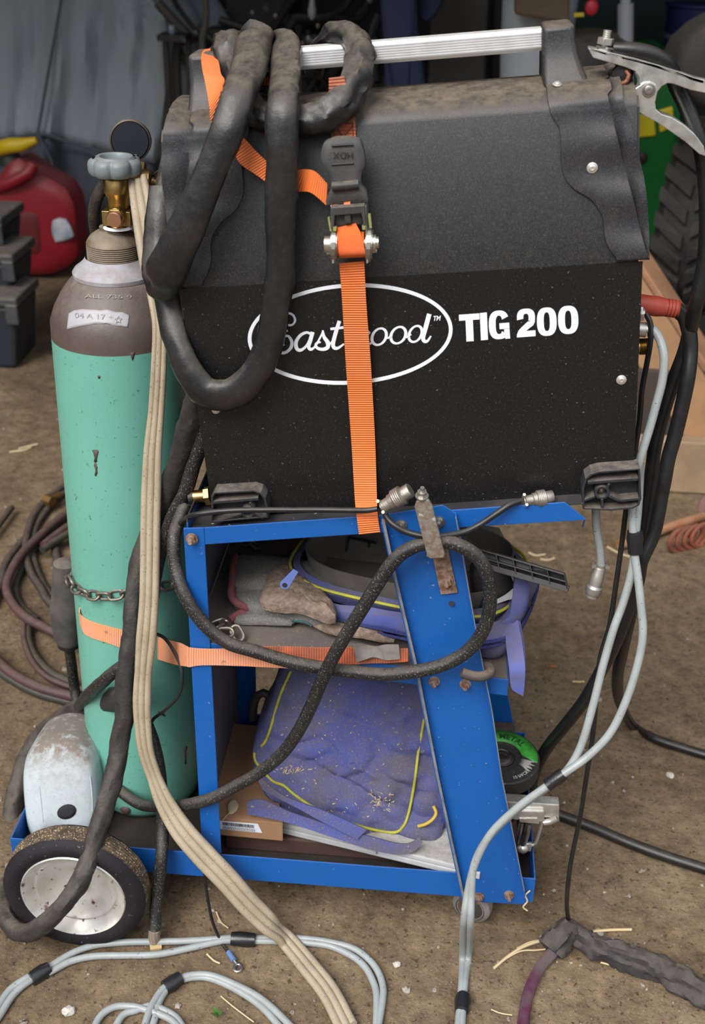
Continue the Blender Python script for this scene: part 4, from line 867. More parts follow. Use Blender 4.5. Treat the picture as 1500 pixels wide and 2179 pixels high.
# thin control lead with two metal connectors
conn = M('knurled_nickel', (.42,.38,.33), .45, .8, var=((.22,.19,.16), 50, .8), bump=(500,.5,.001))
ld = cable('control_lead', [(378,1118,1.285),(392,1106,1.262),(412,1096,1.242),(450,1090,1.238),(500,1086,1.237),(560,1085,1.237),(620,1085,1.237),(690,1085,1.237),(745,1086,1.232),(780,1086,1.228),(803,1083,1.228)], .0036, blackc_m, 'thin black control lead lying along the top tray edge with a grey connector', 'cable', n=10)
def connector(parent, p, d, sc=1, nm='connector'):
    d = V(d).normalized()
    g = G(); g.lathe(p, d, [(.0045*sc,-.002),(.0075*sc,0),(.0078*sc,.010*sc),(.0095*sc,.011*sc),(.0098*sc,.016*sc),(.0118*sc,.017*sc)]+[((.0118+(.0005 if k % 2 else 0))*sc, (.017+.011*k/9)*sc) for k in range(10)]+[(.0105*sc,.029*sc),(.0092*sc,.030*sc),(.0092*sc,.039*sc),(.0085*sc,.040*sc)], 28)
    o = g.out(nm, conn, parent, label='round metal connector')
    s = d.orthogonal().normalized(); t = d.cross(s); g = G()
    for k in (-1, 1): g.cyl(p-d*.001+s*.0075*k*sc-t*.002, p-d*.001+s*.0075*k*sc+t*.006, .0022*sc, n=10)
    g.cyl(p-d*.002, p+d*.001, .0058*sc, n=14); g.out('cable_clamp', MATS['pale_zinc'], o)
p0 = P(815,1078,1.226); p1 = P(868,1046,1.226); connector(ld, p0, p1-p0, 1.0)
l2 = cable('control_lead', [(818,1092,1.226),(826,1106,1.222),(842,1120,1.217),(868,1133,1.214),(905,1141,1.211),(945,1140,1.213),(985,1133,1.220),(1020,1117,1.226),(1055,1094,1.230),(1085,1074,1.236),(1107,1066,1.243)], .0038, blackc_m, 'short black lead drooping below the latch bar to a connector at the right', 'cable', n=10)
connector(l2, P(1118,1066,1.246), V((1,.25,.12)), .85)
# brass hose fitting at the rear of the welder
hf = thing('hose_fitting', P(430,1055,1.33), 'brass hose fitting at the lower left end of the black welder', 'fitting')
g = G(); g.cyl(P(437,1056,1.30), P(449,1054,1.30), .0125, n=6); g.cyl(P(412,1057,1.30), P(438,1055,1.30), .0082, n=20); g.out('brass_nut', brass_m, hf, bevel=.0005)
g = G(); g.cyl(P(404,1059,1.30), P(414,1057,1.30), .009, n=16); g.out('hose_end', rubber_m, hf)
# ================================================================== RIGHT END PLUGS AND CABLES
rp_ = thing('power_plug', P(1400,655,1.36), 'red ribbed welding plug sticking out of the right end of the black welder', 'plug')
a, b_ = P(1352,646,1.36), P(1444,658,1.36); d = (b_-a); Ln = d.length; d.normalize(); g = G()
pr = [(.0085,0),(.0118,.003),(.0120,Ln*.5),(.0112,Ln*.62)]
for k in range(4): z_ = Ln*(.66+k*.078); pr += [(.0108,z_),(.0108,z_+Ln*.05),(.0093,z_+Ln*.055),(.0093,z_+Ln*.07)]
pr += [(.0106,Ln*.985),(.0098,Ln)]; g.lathe(a, d, pr, 30); g.out('plug_body', redplug, rp_)
cable('welding_cable', [(1438,657,1.36),(1455,672,1.36),(1466,705,1.355),(1469,745,1.35),(1464,800,1.34),(1452,860,1.335),(1438,920,1.33),(1422,975,1.325),(1414,1020,1.32),(1407,1055,1.32),(1400,1095,1.315),(1391,1135,1.31),(1378,1165,1.305),(1364,1195,1.30),(1357,1235,1.30),(1343,1275,1.30),(1328,1320,1.30),(1308,1370,1.31),(1283,1420,1.33),(1245,1488,1.36),(1205,1540,1.39),(1165,1590,1.42),(1143,1630,1.44),(1132,1668,1.46),(1136,1700,'f',.012),(1160,1722,'f',.012),(1200,1738,'f',.010),(1260,1760,'f',.010),(1330,1790,'f',.010),(1410,1820,'f',.010),(1510,1852,'f',.010)], .0092, blackc_m, 'thick black cable from the red plug, hanging right of the cart then crossing the floor', 'cable')
cg = cable('grey_lead', [(1382,699,1.335),(1392,704,1.33),(1404,722,1.325),(1413,760,1.315),(1409,809,1.31),(1397,857,1.305),(1383,908,1.30),(1371,947,1.295),(1360,985,1.29),(1352,1030,1.29),(1345,1083,1.285),(1347,1130,1.275),(1350,1178,1.27),(1357,1226,1.262),(1364,1290,1.25),(1368,1345,1.24),(1360,1400,1.232),(1337,1478,1.218),(1300,1557,1.205),(1250,1610,1.195),(1197,1648,1.185),(1165,1672,1.18),(1102,1718,1.175),(1045,1773,1.17),(1012,1835,1.165),(996,1895,1.158),(987,1960,1.148),(984,2030,'f',.008),(982,2100,'f',.007),(974,2190,'f',.007)], .0053, greyc_m, 'right-hand strand of the grey lead hanging from the silver socket to the floor', 'cable', n=12)
cable('grey_lead', [(1362,985,1.30),(1360,1040,1.30),(1357,1085,1.285),(1353,1130,1.278),(1350,1178,1.275),(1341,1230,1.27),(1325,1285,1.262),(1305,1340,1.25),(1282,1420,1.236),(1262,1500,1.222),(1237,1585,1.207),(1212,1632,1.196),(1190,1655,1.19),(1160,1678,1.183),(1098,1724,1.178),(1040,1781,1.172),(1009,1840,1.165),(1003,1900,1.155),(1001,1965,1.145),(997,2030,'f',.008),(988,2100,'f',.007),(982,2190,'f',.007)], .0053, greyc_m, 'left-hand strand of the grey lead hanging right of the cart, beside its twin', 'cable', n=12)
def tape(x0, y0, x1, y1, Y0_, Y1_, r, lab, name='tape_wrap'):
    a = P(x0, y0, Y0_) if Y0_ != 'f' else Z(x0, y0, .008); b = P(x1, y1, Y1_) if Y1_ != 'f' else Z(x1, y1, .008)
    g = G(); g.tube([a, a.lerp(b, .33), a.lerp(b, .66), b], [r*.95, r*1.05, r, r*.95], n=16, wr=.12, wf=200); return g.out(name, tape_m, None, label=lab, cat='tape')
tape(1350,1130,1352,1176,1.276,1.272,.0098,'black tape wrap joining the grey leads just under the right foot')
tape(1199,1646,1164,1672,1.187,1.181,.0085,'black tape wrap on the grey leads beside the grinding discs')
tape(986,2118,982,2152,'f','f',.0105,'black tape wrap on the grey leads at the bottom of the frame')
cable('thin_black_lead', [(1374,667,1.335),(1384,690,1.33),(1384,725,1.325),(1376,775,1.33),(1366,830,1.335),(1360,900,1.34),(1345,1000,1.33),(1332,1085,1.30),(1324,1150,1.30),(1311,1240,1.29),(1297,1330,1.285),(1277,1400,1.28),(1269,1480,1.27),(1262,1560,1.26),(1250,1640,1.25),(1234,1740,1.24),(1214,1840,1.235),(1206,1920,1.235),(1211,1968,'f',.02)], .0033, blackc_m, 'thin black lead hanging in front of the floor down to the black sleeve', 'cable', n=8)
dg = cable('grey_pigtail', [(1268,1075,1.30),(1268,1095,1.30),(1270,1130,1.30),(1277,1170,1.30),(1279,1202,1.30)], .0053, greyc_m, 'short grey cable dangling below the right foot with a silver connector', 'cable', n=12)
p0, p1 = P(1277,1206,1.30), P(1265,1248,1.30); d = (p1-p0).normalized(); g = G()
g.lathe(p0, d, [(.006,-.001),(.0075,.001),(.0078,.010),(.0085,.011),(.0085,.026),(.0075,.027),(.0105,.030),(.0108,.038),(.0098,.040),(.0085,.040),(.0085,.045),(.006,.0455)], 28); co_ = g.out('pigtail_connector', M('bright_nickel', (.52,.49,.45), .42, .7, var=((.3,.27,.22), 50, .6)), dg, label='silver connector')
g = G()
for k in (-1, 1): g.cyl(p0+V((k*.0085,-.004,.002)), p0+V((k*.0085,.004,.002)), .003, n=12)
g.cyl(p0-d*.004, p0+d*.001, .0065, n=14); g.out('cable_clamp', MATS['bright_nickel'], co_)
# sockets on the welder's right end
sk = G(); sk.cyl(P(1352,668,1.34), P(1370,669,1.34), .0072, n=20); sk.cyl(P(1362,668,1.34), P(1366,668,1.34), .0095, n=6); sk.out('small_socket', MATS['bright_nickel'], wl)
g = G(); g.cyl(P(1352,701,1.335), P(1374,702,1.335), .0088, n=24); g.cyl(P(1376,702,1.335), P(1384,700,1.335), .0075, n=20); g.cyl(P(1379,688,1.335), P(1381,716,1.335), .0022, n=10); g.cyl(P(1385,688,1.332), P(1386,714,1.332), .0022, n=10); g.out('round_socket', MATS['bright_nickel'], wl)
a, b_ = P(1350,738,1.345), P(1384,737,1.345); d = b_-a; Ln = d.length; g = G(); g.lathe(a, d, [(.0092,0)]+[(.0092+(.001 if k % 2 else 0), Ln*(.3+.68*k/12)) for k in range(13)]+[(.006,Ln)], 26); g.out('gas_outlet', brass_m, wl, label='threaded brass outlet')
# ================================================================== GROUND CLAMP
gc = thing('ground_clamp', P(1380,200,1.32), 'silver steel ground clamp gripping the top right corner of the black welder', 'clamp')
Yc = 1.315
up_p = [(1249,98),(1256,103),(1268,104),(1300,112),(1352,124),(1400,138),(1440,151),(1475,164),(1520,176),(1520,202),(1470,192),(1448,184),(1432,178),(1420,177),(1408,184),(1399,196),(1394,212),(1384,214),(1370,207),(1366,190),(1361,180),(1360,165),(1352,152),(1330,143),(1300,134),(1275,127),(1262,123),(1256,112)]
lo_p = [(1318,190),(1332,196),(1346,192),(1358,184),(1372,175),(1384,174),(1396,180),(1400,192),(1397,205),(1394,218),(1396,233),(1408,243),(1428,249),(1453,264),(1478,285),(1498,312),(1502,333),(1488,328),(1457,301),(1428,281),(1397,260),(1370,246),(1344,229),(1325,211)]
g = G(); g.prism([P(x, y, Yc) for x, y in up_p], (0,.003,0)); jw = g.out('upper_jaw', clampw, gc, False, bevel=.0008)
def chan(edge, name, dep=.022):
    g = G(); a = [P(x, y, Yc) for x, y in edge]
    S_ = [q[0] for q in smooth_path([(p, 0) for p in a], .004)]
    for p, q in zip(S_, S_[1:]):
        t = (q-p).normalized(); n_ = V((-t.z, 0, t.x))*.0028
        g.hexa([p, p+n_*-1, p-n_+V((0,dep,0)), p+V((0,dep,0))], [q, q-n_, q-n_+V((0,dep,0)), q+V((0,dep,0))])
    return g.out(name, clampw, gc, False)
chan([(1256,103),(1268,105),(1300,113),(1352,125),(1400,139),(1440,152),(1475,165),(1520,177)], 'upper_handle')
g = G(); g.prism([P(x, y, Yc-.0035) for x, y in lo_p], (0,.003,0)); g.out('lower_jaw', clampw, gc, False, bevel=.0008)
chan([(1396,233),(1408,243),(1428,249),(1453,264),(1478,285),(1498,312)], 'lower_handle')
screw(G(), P(1380,192,Yc-.0035), .0056).out('pivot_rivet', zinc_m, gc)
g = G(); b0 = P(1284,112,Yc+.010); tp = P(1292,70,Yc+.010); d = (tp-b0).normalized(); g.lathe(b0, d, [(.0045,-.003)]+[(.0045-(.0005 if k % 2 else 0), .022*k/22) for k in range(23)], 16); g.cyl(b0-d*.001, b0+d*.006, .0088, n=6); g.cyl(b0+d*.008, b0+d*.0145, .0088, n=6, phase=.4); g.out('clamp_bolt', MATS['bright_nickel'], gc, bevel=.0004)
g = G(); g.hexa([P(1268,98,Yc+.002), P(1306,104,Yc+.002), P(1306,106,Yc+.002), P(1268,100,Yc+.002)], [P(1268,98,Yc+.018), P(1306,104,Yc+.018), P(1306,106,Yc+.018), P(1268,100,Yc+.018)]); g.out('lug_plate', steel_m, gc, False)
g = G(); g.tube([P(1331,150,Yc+.006), P(1338,160,Yc+.004), P(1334,172,Yc+.004), P(1322,178,Yc+.006), P(1314,177,Yc+.01)], .0022, n=8); g.out('copper_braid', M('copper_braid', (.40,.16,.09), .5, .6, bump=(400,.6)), gc)
g = G(); g.lathe(P(1323,160,Yc+.012), (-.2,-1,0), [(.001,-.02),(.011,-.02),(.0115,0),(.010,.004),(.001,.006)], 28); g.out('jaw_pad', M('dark_jaw', (.04,.035,.035), .4, .5), gc)
g = G(); g.tube([P(1352,150,Yc+.006), P(1359,172,Yc+.008), P(1352,190,Yc+.01), P(1330,197,Yc+.012), P(1312,192,Yc+.012)], .0045, n=10, flat=.4, fdir=(1,0,0)); g.out('jaw_liner', M('grey_liner', (.22,.25,.25), .5), gc)
cable('clamp_cable', [(1303,103,1.325),(1320,105,1.325),(1350,108,1.325),(1385,116,1.325),(1412,130,1.328),(1428,150,1.335),(1438,180,1.345),(1455,215,1.345),(1473,258,1.34),(1490,310,1.335),(1500,370,1.335),(1504,440,1.335),(1503,510,1.335),(1496,575,1.335),(1482,640,1.335),(1469,700,1.335+.02),(1456,750,1.36),(1437,800,1.36),(1420,850,1.36),(1404,905,1.36),(1392,960,1.355),(1383,1030,1.35),(1375,1090,1.345),(1369,1150,1.34),(1360,1210,1.335),(1348,1275,1.335),(1335,1335,1.345),(1322,1395,1.38),(1314,1440,1.44),(1318,1490,1.56),(1345,1543,'f',.01),(1392,1571,'f',.01),(1457,1593,'f',.01),(1520,1612,'f',.01)], [.006,.0075]+[.0088]*31+[.0088], blackc_m, 'scuffed black cable from the silver clamp, hanging at the far right to the floor', 'cable')
# ================================================================== FOREGROUND FLOOR CABLES
F_ = lambda L_, h=.007: [(x, y, 'f', h) for x, y in L_]
gr = 'grey cable loops on the floor'
cable('floor_cable', F_([(-15,2160),(0,2136),(22,2105),(64,2077),(104,2058),(150,2030),(200,2012),(267,2005),(334,2004),(401,2002),(468,1998),(495,1996),(544,1997),(600,1997),(650,1998),(701,2005),(751,2018),(785,2042),(805,2069),(815,2102),(813,2136),(804,2190)]), .0051, greyc_m, 'outer grey cable arcing along the floor in front of the wheel', 'cable', n=12)
cable('floor_cable', F_([(-15,2180),(0,2160),(30,2115),(67,2085),(107,2068),(150,2046),(200,2035),(267,2033),(334,2031),(401,2018),(468,2003),(495,2001),(544,2002),(600,2003),(650,2006),(701,2013),(748,2034),(775,2056),(792,2085),(801,2119),(800,2190)], .006), .0051, greyc_m, 'inner grey cable arcing along the floor, nearer the bottom edge than its twin', 'cable', n=12)
tape(66,2084,104,2060,'f','f',.0108,'black tape wrap on the floor cables at the lower left'); tape(492,1997,543,2000,'f','f',.0108,'black tape wrap on the floor cables above the ring terminal')
cable('floor_cable', F_([(200,2190),(207,2172),(221,2155),(247,2142),(284,2142),(321,2152),(361,2168),(385,2190)]), .0050, greyc_m, 'small grey cable loop rising at the bottom left edge', 'cable', n=12)
cable('floor_cable', F_([(240,2195),(262,2160),(290,2150),(321,2140),(350,2150),(375,2165),(392,2190)], .006), .0050, greyc_m, 'second small grey cable loop just inside the first at the bottom left edge', 'cable', n=12)
cable('floor_cable', F_([(305,2195),(313,2165),(324,2138),(340,2112),(352,2100),(385,2081),(418,2074),(450,2076),(484,2088),(534,2112),(574,2140),(625,2190)], .009), .0051, greyc_m, 'upper strand of the grey cable bow at the bottom middle', 'cable', n=12)
cable('floor_cable', F_([(318,2200),(330,2165),(338,2135),(350,2112),(362,2100),(390,2084),(430,2079),(470,2090),(520,2116),(560,2146),(600,2190)], .006), .0050, greyc_m, 'lower strand of the grey cable bow at the bottom middle', 'cable', n=12)
tape(350,2102,384,2081,'f','f',.0108,'black tape wrap on the grey cable bow at the bottom middle')
cable('fabric_sleeve', [Z(1171,2022,.015),Z(1188,1998,.025),Z(1206,1982,.028),Z(1228,1990,.02),Z(1275,2018,.018),Z(1327,2035,.018),Z(1392,2057,.018),Z(1448,2087,.018),Z(1520,2128,.018)], [.019,.020,.0175,.0165,.018,.0185,.0185,.0185,.019], M('charcoal_fabric', (.030,.026,.028), .85, var=((.055,.048,.044), 20, .7), bump=(700,.4), dust=.5, dcol=(.16,.13,.1)), 'charcoal fabric cable sleeve lying wrinkled at the lower right', 'cable sleeve', n=26, wr=.42, wf=36, step=.003, seed=9)
cable('braided_hose', [Z(1184,2018,.016),Z(1168,2036,.011),Z(1150,2058,.009),Z(1132,2092,.009),Z(1120,2130,.009),Z(1111,2190,.009)], .0082, M('magenta_braided_hose', (.30,.06,.17), .38, var=((.42,.34,.33), 22, .9), wave=(75,'DIAGONAL',1,.5)), 'magenta and silver braided hose coming out of the charcoal sleeve', 'hose')
for L_, r, lab in [([(1051,2060),(1085,2032),(1120,2012),(1180,1993)], .0022, 'bent stalk of dry straw left of the charcoal sleeve'), ([(1060,2050),(1105,2025),(1140,2022),(1160,2020)], .0012, 'thin forked straw just under the bent stalk'), ([(1100,2018),(1130,2004),(1175,1998)], .0012, 'thin straw crossing the bent stalk'),
                   ([(1262,1982),(1300,1979),(1344,1978)], .0022, 'straight pale straw poking out right of the charcoal sleeve'), ([(1278,2048),(1300,2054),(1312,2062)], .0014, 'short straw under the charcoal sleeve'), ([(1045,2148),(1065,2156),(1090,2160)], .001, 'fine straw right of the grey leads at the bottom'), ([(460,1940),(470,1962),(486,1975)], .0012, 'short straw beside the hanging thin wire'), ([(440,2030),(455,2044),(468,2050)], .0014, 'short yellow straw left of the ring terminal'), ([(470,2120),(500,2145),(540,2175)], .001, 'fine long straw at the bottom middle')]:
    cable('straw_stalk', F_(L_, .004), r, straw_m, lab, 'straw', n=6)
g = G(); rnd = random.Random(3)
for k in range(420):
    x, y = rnd.uniform(-30,1530), rnd.uniform(640,2200); p = Z(x, y, .001); r = rnd.uniform(.0012,.0035) if rnd.random() < .9 else rnd.uniform(.004,.007)
    n0 = len(g.v); g.sphere(p, r, 4, (1, rnd.uniform(.6,1.3), .6))
    for i in range(n0, len(g.v)): g.v[i] += V((rnd.uniform(-1,1), rnd.uniform(-1,1), rnd.uniform(-1,1)))*r*.3
g.out('floor_grit', M('pale_grit', (.36,.32,.27), .85, var=((.18,.13,.09), 9, .9)), None, True, label='scattered pale grit and small stones on the dirt floor', cat='gravel', kind='stuff')
for i, (x, y, r) in enumerate([(146,2152,.008),(1425,1649,.006),(845,1592+460,.005)]):
    g = G(); g.sphere(Z(x, y, .003), r, 5, (1.2,1,.7)); 
    for q in g.v: q += V((rnd.uniform(-1,1), rnd.uniform(-1,1), rnd.uniform(-.5,.5)))*r*.25
    g.out('pebble', M('pale_stone', (.50,.47,.42), .8), None, False, label=['pale pebble below the wheel at the lower left', 'pale pebble on the floor right of the grinding discs', 'small pale pebble on the floor left of the grey leads'][i], cat='stone')

g = G()
for k, (a, b) in enumerate([((462,2165),(455,2140)), ((462,2165),(472,2148)), ((462,2165),(448,2155))]):
    p, q = Z(*a, .004), Z(*b, .022); g.band([p, p.lerp(q, .4)+V((.004,0,.003)), q], [p+V((.001,0,0)), p.lerp(q, .4)+V((-.004,0,.003)), q+V((.0005,0,0))], .0006)
g.out('weed_sprig', M('weed_green', (.06,.16,.03), .6), None, label='tiny green weed sprig on the floor at the bottom middle', cat='plant')
# ================================================================== ON THE MIDDLE SHELF
def zloop(px, z): return [Z(x, y, z) for x, y in px]
def rloop(loop, res=.01): return [q[0] for q in smooth_path([(V(p), 0) for p in loop], res, True)]
def loft(g, loops, cap0=False, cap1=False, n=96):
    R = []
    for L_ in loops:
        S_ = [V(p) for p in L_]; S_ = rloop(S_, .004); m_ = len(S_); R.append([S_[int(i*m_/n)] for i in range(n)])
    vv = [q for r in R for q in r]; f = [(k*n+i, k*n+(i+1) % n, (k+1)*n+(i+1) % n, (k+1)*n+i) for k in range(len(R)-1) for i in range(n)]
    if cap0: f.append(tuple(range(n))[::-1])
    if cap1: f.append(tuple(range((len(R)-1)*n, len(R)*n)))
    return g.add(vv, f), R
bag = thing('tool_bag', V((-.01,1.40,.51)), 'open dusty blue zippered bag lined with black plastic, on the middle shelf', 'bag')
def rr_loop(cx, cy, w, d, a, z, r=.05, sq=1.0):
    pts = []; 
    for k in range(24):
        t = 2*PI*k/24; c, s = math.cos(t), math.sin(t); x = w/2*math.copysign(abs(c)**.6, c); y = d/2*math.copysign(abs(s)**.6, s)
        pts.append(V((cx+x*math.cos(a)-y*math.sin(a), cy+x*math.sin(a)+y*math.cos(a), z+(x*.0))))
    return pts
ang = math.radians(-15); bz0 = .508
bc = (-.018, 1.405)
out_ = [rr_loop(bc[0], bc[1], .325, .235, ang, bz0), rr_loop(bc[0], bc[1], .345, .25, ang, bz0+.008), rr_loop(bc[0], bc[1], .352, .256, ang, bz0+.018), rr_loop(bc[0], bc[1], .342, .248, ang, bz0+.029), rr_loop(bc[0], bc[1], .318, .226, ang, bz0+.033)]
g = G(); loft(g, out_, cap0=True)
for i, q in enumerate(g.v): g.v[i] = q+V((noise.noise(q*22), noise.noise(q*22+V((9,0,0))), noise.noise(q*18+V((0,7,0)))))*.006
g.out('bag_body', bluefab2, bag)
g = G(); loft(g, [rr_loop(bc[0], bc[1]+.006, .300, .210, ang, bz0+.020), rr_loop(bc[0], bc[1]+.006, .320, .226, ang, bz0+.036), rr_loop(bc[0], bc[1]+.006, .314, .220, ang, bz0+.043), rr_loop(bc[0], bc[1]+.006, .297, .207, ang, bz0+.045)]); g.out('inner_rim', bluefab, bag)
g = G(); g.tube(rr_loop(bc[0], bc[1]+.004, .322, .228, ang, bz0+.043), .0022, n=8, closed=True, step=.006); g.out('piping', piping_m, bag, label='yellow-green piping along the rim')
zp_ = M('blue_zip', (.06,.08,.30), .6, wave=(160,'X',1,.7))
g = G()
for dz, dw in ((.010, .352), (.018, .354)): 
    L_ = rr_loop(bc[0], bc[1]-.002, dw, dw-.092, ang, bz0+dz); g.tube(L_, .0022, n=6, closed=True, step=.005)
g.out('zipper', zp_, bag, label='blue zip running round the side')
# zip pull
c0, c1 = P(606,1245,1.262), P(624,1222,1.262); zb_ = M('light_blue_pull', (.16,.23,.62), .45, .3)
g = G(); d = (c1-c0).normalized(); s = V((-d.z,0,d.x)); n_ = 20
o_ = [c0+d*(-.0065*math.cos(t))+s*.0065*math.sin(t) for t in [-PI/2+PI*k/10 for k in range(11)]]+[c1+s*.0042, c1+d*.006+s*.0038, c1+d*.006-s*.0038, c1-s*.0042]
L2 = o_; g.prism(L2, (0,.0025,0)); g.out('zip_pull', zb_, bag, False, label='light blue zip pull tab', bevel=.0006)
G().cyl(c0+V((0,-.0006,0)), c0+V((0,.0005,0)), .0033, n=20).out('pull_hole', MATS['hole_dark'], bag)
# black plastic insert bin
ins = [rr_loop(bc[0]+.0, bc[1]+.01, .262, .172, ang, bz0+.008), rr_loop(bc[0], bc[1]+.01, .285, .195, ang, bz0+.062)]
inn = [rr_loop(bc[0], bc[1]+.01, .280, .190, ang, bz0+.062), rr_loop(bc[0], bc[1]+.01, .257, .167, ang, bz0+.010)]
g = G(); loft(g, ins+inn, cap1=True); insm = M('dusty_grey_insert', (.17,.15,.13), .6, var=((.10,.088,.076), 14, .8), bump=(300,.15), dust=.5, dcol=(.17,.14,.11))
bin_ = g.out('plastic_insert', insm, bag, label='dusty black plastic insert')
# raised back lid of the insert
def dome(px, Y, back, bulge, mt, name, parent, lab=None, nrm=(0,-1,0), **k): 
    g = G(); g.pillow([P(x, y, Y) if not callable(Y) else P(x, y, Y(y)) for x, y in px], back, bulge=bulge, nrm=nrm, **k); return g.out(name, mt, parent, label=lab)
dome([(652,1150),(640,1175),(642,1196),(660,1210),(720,1218),(800,1228),(880,1240),(960,1245),(1020,1220),(1060,1180),(1072,1150),(1060,1125),(1010,1118),(900,1120),(760,1130)], lambda y: 1.50-(y-1120)*.0005, .004, .006, insm, 'insert_lid', bag, 'raised dusty lid of the insert', res=.02)
g = G()
for a, b in (((741,1143),(731,1213)), ((741,1143),(800,1155)), ((786,1152),(781,1222))): g.tube([P(*a, 1.478), P(*b, 1.462)], .0022, n=6, raw=True)
g.out('lid_rib', M('lid_rib', (.012,.012,.012), .6), bag)
dome([(1000,1210),(1030,1195),(1070,1200),(1098,1230),(1095,1262),(1060,1290),(1030,1310),(1010,1300)], 1.335, .01, .02, plast_bk, 'insert_lid', bag, 'dark plastic flap behind the ring cable', res=.01)
g = G(); g.band([P(1085,1218,1.318), P(1100,1240,1.314), P(1080,1262,1.312), P(1052,1278,1.312)], [P(1086,1222,1.318), P(1101,1266,1.314), P(1078,1277,1.312), P(1052,1286,1.312)], .001); g.out('paper_sheet', M('white_paper', (.62,.62,.62), .7), bag, label='curled white paper')
# right-hand blue cuff of the bag
dome([(1096,1216),(1122,1240),(1128,1262),(1118,1300),(1098,1330),(1060,1352),(1026,1362),(1024,1340),(1052,1325),(1080,1300),(1092,1270)], 1.305, .03, .014, bluefab2, 'bag_flap', bag, 'thick padded rim of the bag', res=.008, amp=.002)
dome([(1022,1352),(1060,1345),(1090,1330),(1084,1370),(1066,1396),(1040,1402),(1020,1396)], 1.285, .03, .012, bluefab2, 'bag_flap', bag, 'sagging blue corner of the bag', res=.008, amp=.003)
g = G(); g.band([P(1076,1338,1.285), P(1078,1380,1.262), P(1083,1420,1.240), P(1086,1455,1.237), P(1091,1468,1.237)], [P(1103,1320,1.285), P(1112,1370,1.262), P(1117,1420,1.240), P(1116,1455,1.237), P(1113,1480,1.237)], .003); g.band([P(1090,1330,1.290), P(1096,1380,1.27), P(1110,1430,1.246)], [P(1107,1322,1.292), P(1116,1380,1.272), P(1118,1430,1.247)], .002); g.out('bag_strap', bluefab2, bag, label='blue webbing strap hanging over the shelf edge')
# black grid bar
gb = thing('plastic_grate', P(1100,1215,1.33), 'black plastic grid bar with square cells, sticking out right of the blue leg', 'plastic grate')
g = G(); q = [P(1008,1166,1.29), P(1200,1222,1.26), P(1207,1254,1.256), P(1016,1200,1.28)]
U = lambda s, t: (q[0].lerp(q[1], s)).lerp(q[3].lerp(q[2], s), t)
N_ = (q[1]-q[0]).cross(q[3]-q[0]).normalized(); N_ = N_ if N_.y > 0 else -N_
def wall(a, b, w, dep):
    t = (b-a).normalized(); s = t.cross(N_)*w/2; g.hexa([a-s, a+s, a+s+N_*dep, a-s+N_*dep], [b-s, b+s, b+s+N_*dep, b-s+N_*dep])
wall(U(0,0), U(1,0), .0022, .016); wall(U(0,.5), U(1,.5), .0018, .014); wall(U(0,1), U(1.01,1), .0070, .018)
for k in range(6): s = .06+k*.188; wall(U(s,0), U(s,1), .0018, .015)
g.out('grid_ribs', M('grate_black', (.02,.02,.022), .5, dust=.35), gb, False, bevel=.0004)
g = G(); g.hexa([U(0,0)+N_*.014, U(1,0)+N_*.014, U(1,1)+N_*.014, U(0,1)+N_*.014], [U(0,0)+N_*.017, U(1,0)+N_*.017, U(1,1)+N_*.017, U(0,1)+N_*.017]); g.out('back_plate', MATS['grate_black'], gb, False)
# suede gloves / welding wrap
def flatpillow(px, z, th, mt, name, parent=None, **k):
    bl = k.pop('bulge', .008); g = G(); g.pillow([Z(x, y, z) if not isinstance(z, tuple) else Z(x, y, z[0]+(z[1]-z[0])*(y-px[0][1])/100) for x, y in px], th, nrm=(0,0,1), bulge=bl, bb=0, res=.006, amp=k.pop('amp', .0015), fr=k.pop('fr', 40), **{a: b for a, b in k.items() if a in ('K','seed','p')})
    return g.out(name, mt, parent, label=k.get('label'), cat=k.get('cat'))
gl = thing('leather_glove', Z(580,1270,.508), 'folded grey suede glove with dull red edging and fuzzy lining, on the middle shelf', 'glove')
flatpillow([(500,1183),(560,1182),(625,1190),(700,1205),(720,1250),(680,1262),(620,1250),(560,1252),(500,1246),(496,1210)], .538, .02, suede_m, 'cuff', gl, bulge=.010)
flatpillow([(499,1246),(560,1252),(640,1262),(720,1290),(700,1315),(640,1305),(580,1298),(530,1292),(500,1275)], .528, .016, suede_m, 'palm', gl, bulge=.008)
flatpillow([(490,1318),(520,1306),(560,1299),(610,1300),(630,1318),(620,1326),(560,1325),(505,1324)], .513, .004, suede_m, 'thumb', gl, bulge=.007)
g = G(); g.tube([Z(500,1184,.540), Z(496,1212,.542), Z(494,1240,.538), Z(492,1262,.532), Z(500,1280,.527), Z(525,1292,.524), Z(560,1299,.520)], .0058, n=10); g.tube([Z(488,1320,.514), Z(505,1308,.516), Z(530,1300,.517), Z(556,1299,.517)], .0055, n=10); g.out('red_edging', redfab, gl, label='dull red edging')
flatpillow([(580,1205),(605,1202),(640,1225),(690,1260),(716,1300),(700,1312),(640,1290),(590,1288),(555,1276),(560,1250)], .546, .012, fleece_m, 'fleece_lining', gl, bulge=.009, label='brown fuzzy lining', amp=.003, fr=90)
flatpillow([(610,1288),(660,1290),(720,1320),(780,1340),(840,1358),(820,1362),(760,1352),(700,1344),(650,1320),(616,1316)], .514, .004, fleece_m, 'fleece_lining', gl, bulge=.008, label='brown fuzzy lining', amp=.003, fr=90)
g = G()
for k in range(3): g.tube([Z(620+k*6,1322,.514), Z(640+k*5,1316+k*4,.517), Z(655+k*4,1326+k*3,.513)], .0014, n=6)
g.out('green_thread', M('teal_thread', (.03,.09,.09), .8), gl, label='dark teal threads')
